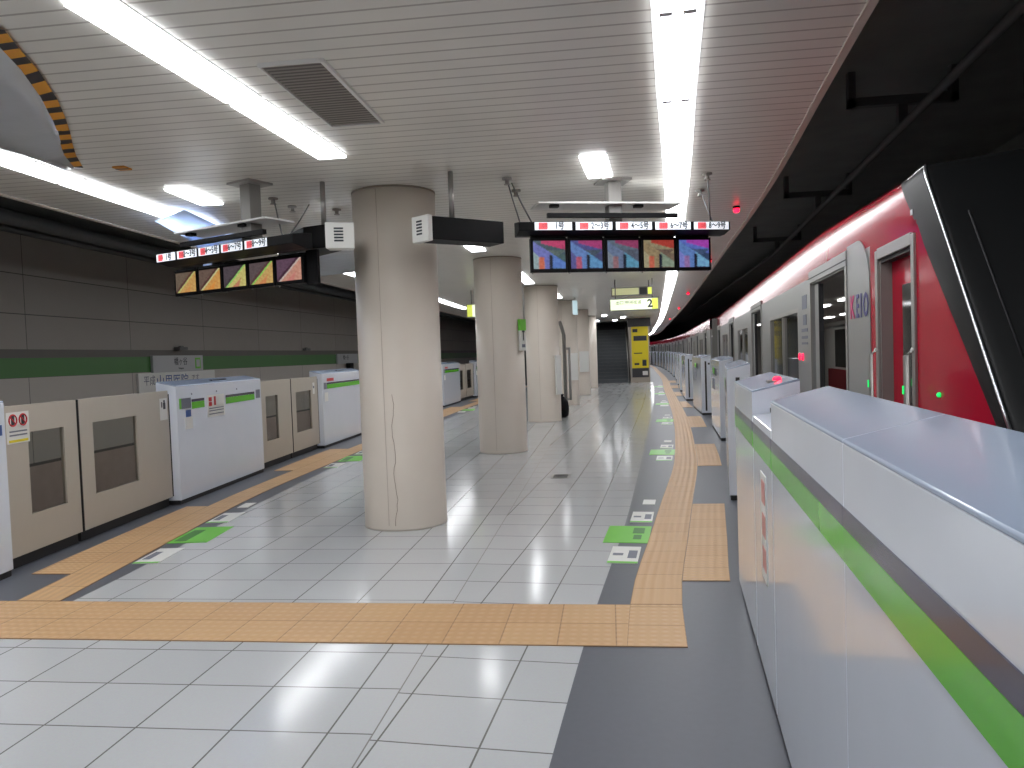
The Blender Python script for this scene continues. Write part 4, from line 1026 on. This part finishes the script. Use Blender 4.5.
        # silver shoulder panel with a rounded front corner
        bm = B(); pa = s_(4.66); pb = doors[0][0]-.055; zt = 2.19; r = .3
        pts = [(pb, -.9), (pb, zt)]+[(pa+r-r*math.sin(q), zt-r+r*math.cos(q)) for q in frange(0, PI/2, .2)]+[(pa, -.9)]
        lo = [bm.verts.new((-.006, y, z)) for y, z in pts]; bm.faces.new(lo)
        e = bmesh.ops.extrude_face_region(bm, geom=bm.faces[:]); bmesh.ops.translate(bm, verts=[v for v in e['geom'] if isinstance(v, bmesh.types.BMVert)], vec=(.0055, 0, 0))
        pn = obj('shoulder_panel', bm, M_steel, t)
        # the letters run toward the nose, which is to the right as seen from the platform
        fm = lambda y, z: frame_mat((-.009, y, z), (0, -1, 0), (0, 0, 1))
        text_mesh('logo_letter', 'K', .20, M_pink, pn, fm(s_(5.10), 1.785), sx=.95, bold=.02)
        for ch_, y_ in (('E', 4.955), ('I', 4.86), ('O', 4.745)): text_mesh('logo_letter', ch_, .20, M_indigo, pn, fm(s_(y_), 1.785), sx=.85, bold=.02)
        # cab door, set back in a bright frame
        y0_, y1_ = s_(3.84), s_(4.46)
        cd = box_obj('cab_door', M_red, t, .06, .09, y0_+.015, y1_-.02, .1, 2.0)
        box_obj('cab_door_window', M_window, cd, .052, .06, y0_+.06, y1_-.24, 1.0, 1.86)
        box_obj('cab_door_reveal', M_steelgrey, t, .002, .1, y1_-.02, y1_, .1, 2.02); box_obj('cab_door_lintel', M_rubber, t, .004, .09, y0_, y1_, 2.0, 2.03)
        bm = B()
        for d in ((y0_-.05, y0_, .05, 2.07), (y1_, y1_+.05, .05, 2.07), (y0_, y1_, 2.02, 2.08)): bx(bm, -.012, .012, *d)
        obj('cab_door_frame', bm, M_alu, t, .003)
        for q in (y0_-.03, y1_+.03):
            bm = B(); tube(bm, [(-.03, q, .75), (-.045, q, .8), (-.045, q, 1.5), (-.012, q, 1.53)], .013, 8); g = obj('grab_handle', bm, M_alu, t)
            box_obj('green_lamp', M_greenled, g, -.062, -.056, q-.004, q+.004, 1.32, 1.36)
        bm = B(); lathe(bm, [(.011, 0), (.01, .01), (.004, .014)], seg=12)
        bmesh.ops.rotate(bm, verts=bm.verts[:], cent=(0, 0, 0), matrix=Matrix.Rotation(-PI/2, 3, 'Y')); bmesh.ops.translate(bm, verts=bm.verts[:], vec=(0, s_(3.48), 1.335)); obj('button_lamp', bm, M_greenled, t)
        # nose loft
        sd = lambda z: s_(2.876+(max(z, .75)-1.247)*1.06)
        sc = lambda z: s_(2.90+(max(z, .85)-1.41)*.82)
        levels = [-.95, -.4, .3, .8, 1.0, 1.247, 1.5, 1.75, 2.0, 2.1]
        rings = []
        def ring(z, w0, st, back):
            c = sc(z)+back; d_ = min(max(sd(z)+back*.6, c+.05), st-.02) if st-.02 > c+.05 else c+.05
            half = [(w0, st), (w0, d_+(st-d_)*.5), (w0, d_), (w0, max(d_-.03, c+.05)), (w0+.0, c+.045), (w0+.008, c+.018), (w0+.026, c+.003), (w0+.06, c-.012)]
            for q in (.15, .3, .5, .75, 1.): 
                ww = w0+.06+(1.4-w0-.06)*q; half.append((ww, c-.012-.42*(1-(1-q)**2.)))
            return [(w, s, z) for w, s in half]+[(W-w, s, z) for w, s in half[-2::-1]]
        for z in levels: rings.append(ring(z, 0, s_(3.78), 0))
        for w, z in prof[:-1]: rings.append(ring(kz(z, -.26), w*1.0 if w < .1 else w, s_(4.1), .9*max(0, w-.06)))
        bm = B(); V = [[bm.verts.new((w, s, z)) for w, s, z in r] for r in rings]; n = len(V[0])
        for a_, b_ in zip(V, V[1:]):
            for i in range(n-1):
                f = bm.faces.new((a_[i], a_[i+1], b_[i+1], b_[i])); f.smooth = True
                f.material_index = 0 if (i < 2 or i >= n-3) else 1
        bm.faces.new(V[-1][:] + [bm.verts.new((1.4, s_(4.1), 2.45))] if False else V[-1])
        no = obj('nose', bm, [M_red, M_nose], t)
        # added bright strip: gloss highlight on the side-to-face edge, up over the shoulder
        zs_ = [1.2, 1.41, 1.7, 2.0, 2.1]
        tr = [(.004, sc(z)+.012, z) for z in zs_]
        for w, z in prof[1:6]: tr.append((w*1.0+.004, sc(kz(z, -.26))+.012+.9*max(0, w-.06), kz(z, -.26)))
        zt_ = kz(prof[4][1], -.26)
        tr += [(.010, s_(3.75), zt_+.006), (.012, s_(3.95), zt_+.0), (.010, s_(4.1), zt_-.006)]
        bm = B(); tube(bm, tr, .007, 8); obj('edge_highlight', bm, mat('highlight_strip', (235, 236, 240), .2, metal=.9, var=.02), t)
        # windscreen pillar line and head lamp on the black face
        def fp(q, z): 
            c = sc(z); ww = .06+(1.4-.06)*q; return Vector((ww, c-.012-.42*(1-(1-q)**2.)-.006, z))
        bm = B(); G = [[bm.verts.new(fp(q, z)) for q in (.14, .2, .28)] for z in (1.62, 1.72, 1.82)]
        for i in range(2):
            for j in range(2): bm.faces.new((G[i][j], G[i][j+1], G[i+1][j+1], G[i+1][j]))
        hl = obj('head_lamp', bm, mat('head_lamp_lens', (186, 196, 196), .15, var=.02), t); hl.modifiers.new('thick', 'SOLIDIFY').thickness = .02
        bm = B(); tube(bm, [fp(.03, 1.45), fp(.03, 1.8), fp(.03, 2.1)], .004, 6); obj('windscreen_seal', bm, M_rubber, t)
        box_obj('top_lamp', mat('white_dot', (230, 230, 235), .3), t, -.004, .004, s_(3.83), s_(3.86), 2.16, 2.185)
    return t
car('near red fronted train car with open cab door at right', 2.7, 1.09, .09, 19.9, True)
c2 = car('second train car beyond the red fronted one', 23.2, 3.0-.062*23.2, .062, 19.6, False)
dup(c2, (4.24, 43.2, 0), -.043, 'third train car, far along the curving platform')
dup(c2, (5.12, 63.2, 0), -.004, 'fourth train car, a thin sliver far along the platform')
dup(c2, (5.2, 83.2, 0), .05, 'farthest train car, almost hidden by the yellow poster wall')
# overhead conductor and hangers above the track
t = thing('overhead_conductor', 'dark rigid conductor bar above the train roof', 'conductor', (2.6, 0, 0))
bm = B(); pr = [(.09*y if y < 22 else 1.98+.04*(y-22), y, 4.05) for y in frange(-6, 60, 2)]
tube(bm, pr, .05, 8); obj('conductor_bar', bm, M_soot, t)
for y in (-2, 4.2, 9.5, 15, 21):
    bm = B(); x = .09*y; bx(bm, x-.6, x+.6, y-.05, y+.05, 4.3, 4.4); bx(bm, x-.05, x+.05, y-.04, y+.04, 4.05, 4.3); bx(bm, x-.6, x-.52, y-.05, y+.05, 4.3, 4.699); bx(bm, x+.52, x+.6, y-.05, y+.05, 4.3, 4.699); obj('hanger', bm, M_soot, t)
bm = B(); tube(bm, [(WR(y)-.25, y, 3.3) for y in frange(-6, 50, 2)], .07, 8); tag(obj('tunnel_cable', bm, M_soot), 'dark cable along the right tunnel wall behind the train', 'cable')

# ------------------------------------------------------------------ light, camera, colour
SC.cycles.diffuse_bounces = 8
w = bpy.data.worlds.new('tunnel_air'); SC.world = w; w.use_nodes = True
w.node_tree.nodes['Background'].inputs[0].default_value = (.9, .95, 1, 1); w.node_tree.nodes['Background'].inputs[1].default_value = .01
F_PX, PITCH, ROLL, YAW, EYE = 768.852, .038132104, -.034762134, .1251516636, 1.57
cy, sy, cp, sp = math.cos(YAW), math.sin(YAW), math.cos(PITCH), math.sin(PITCH)
Fv = Vector((-sy*cp, cy*cp, -sp)); R0 = Vector((cy, sy, 0)); U0 = R0.cross(Fv)
Rv = R0*math.cos(ROLL)+U0*math.sin(ROLL); Uv = -R0*math.sin(ROLL)+U0*math.cos(ROLL)
cam = bpy.data.cameras.new('camera'); cam.sensor_width = 36; cam.lens = F_PX*36/1024; cam.clip_start = .05; cam.clip_end = 300
co = bpy.data.objects.new('camera', cam); COL.objects.link(co)
co.matrix_world = Matrix(((Rv.x, Uv.x, -Fv.x, 0), (Rv.y, Uv.y, -Fv.y, 0), (Rv.z, Uv.z, -Fv.z, EYE), (0, 0, 0, 1)))
SC.camera = co
vs = SC.view_settings; vs.view_transform = 'Standard'; vs.look = 'None'; vs.gamma = 1; vs.use_curve_mapping = False; vs.exposure = .58
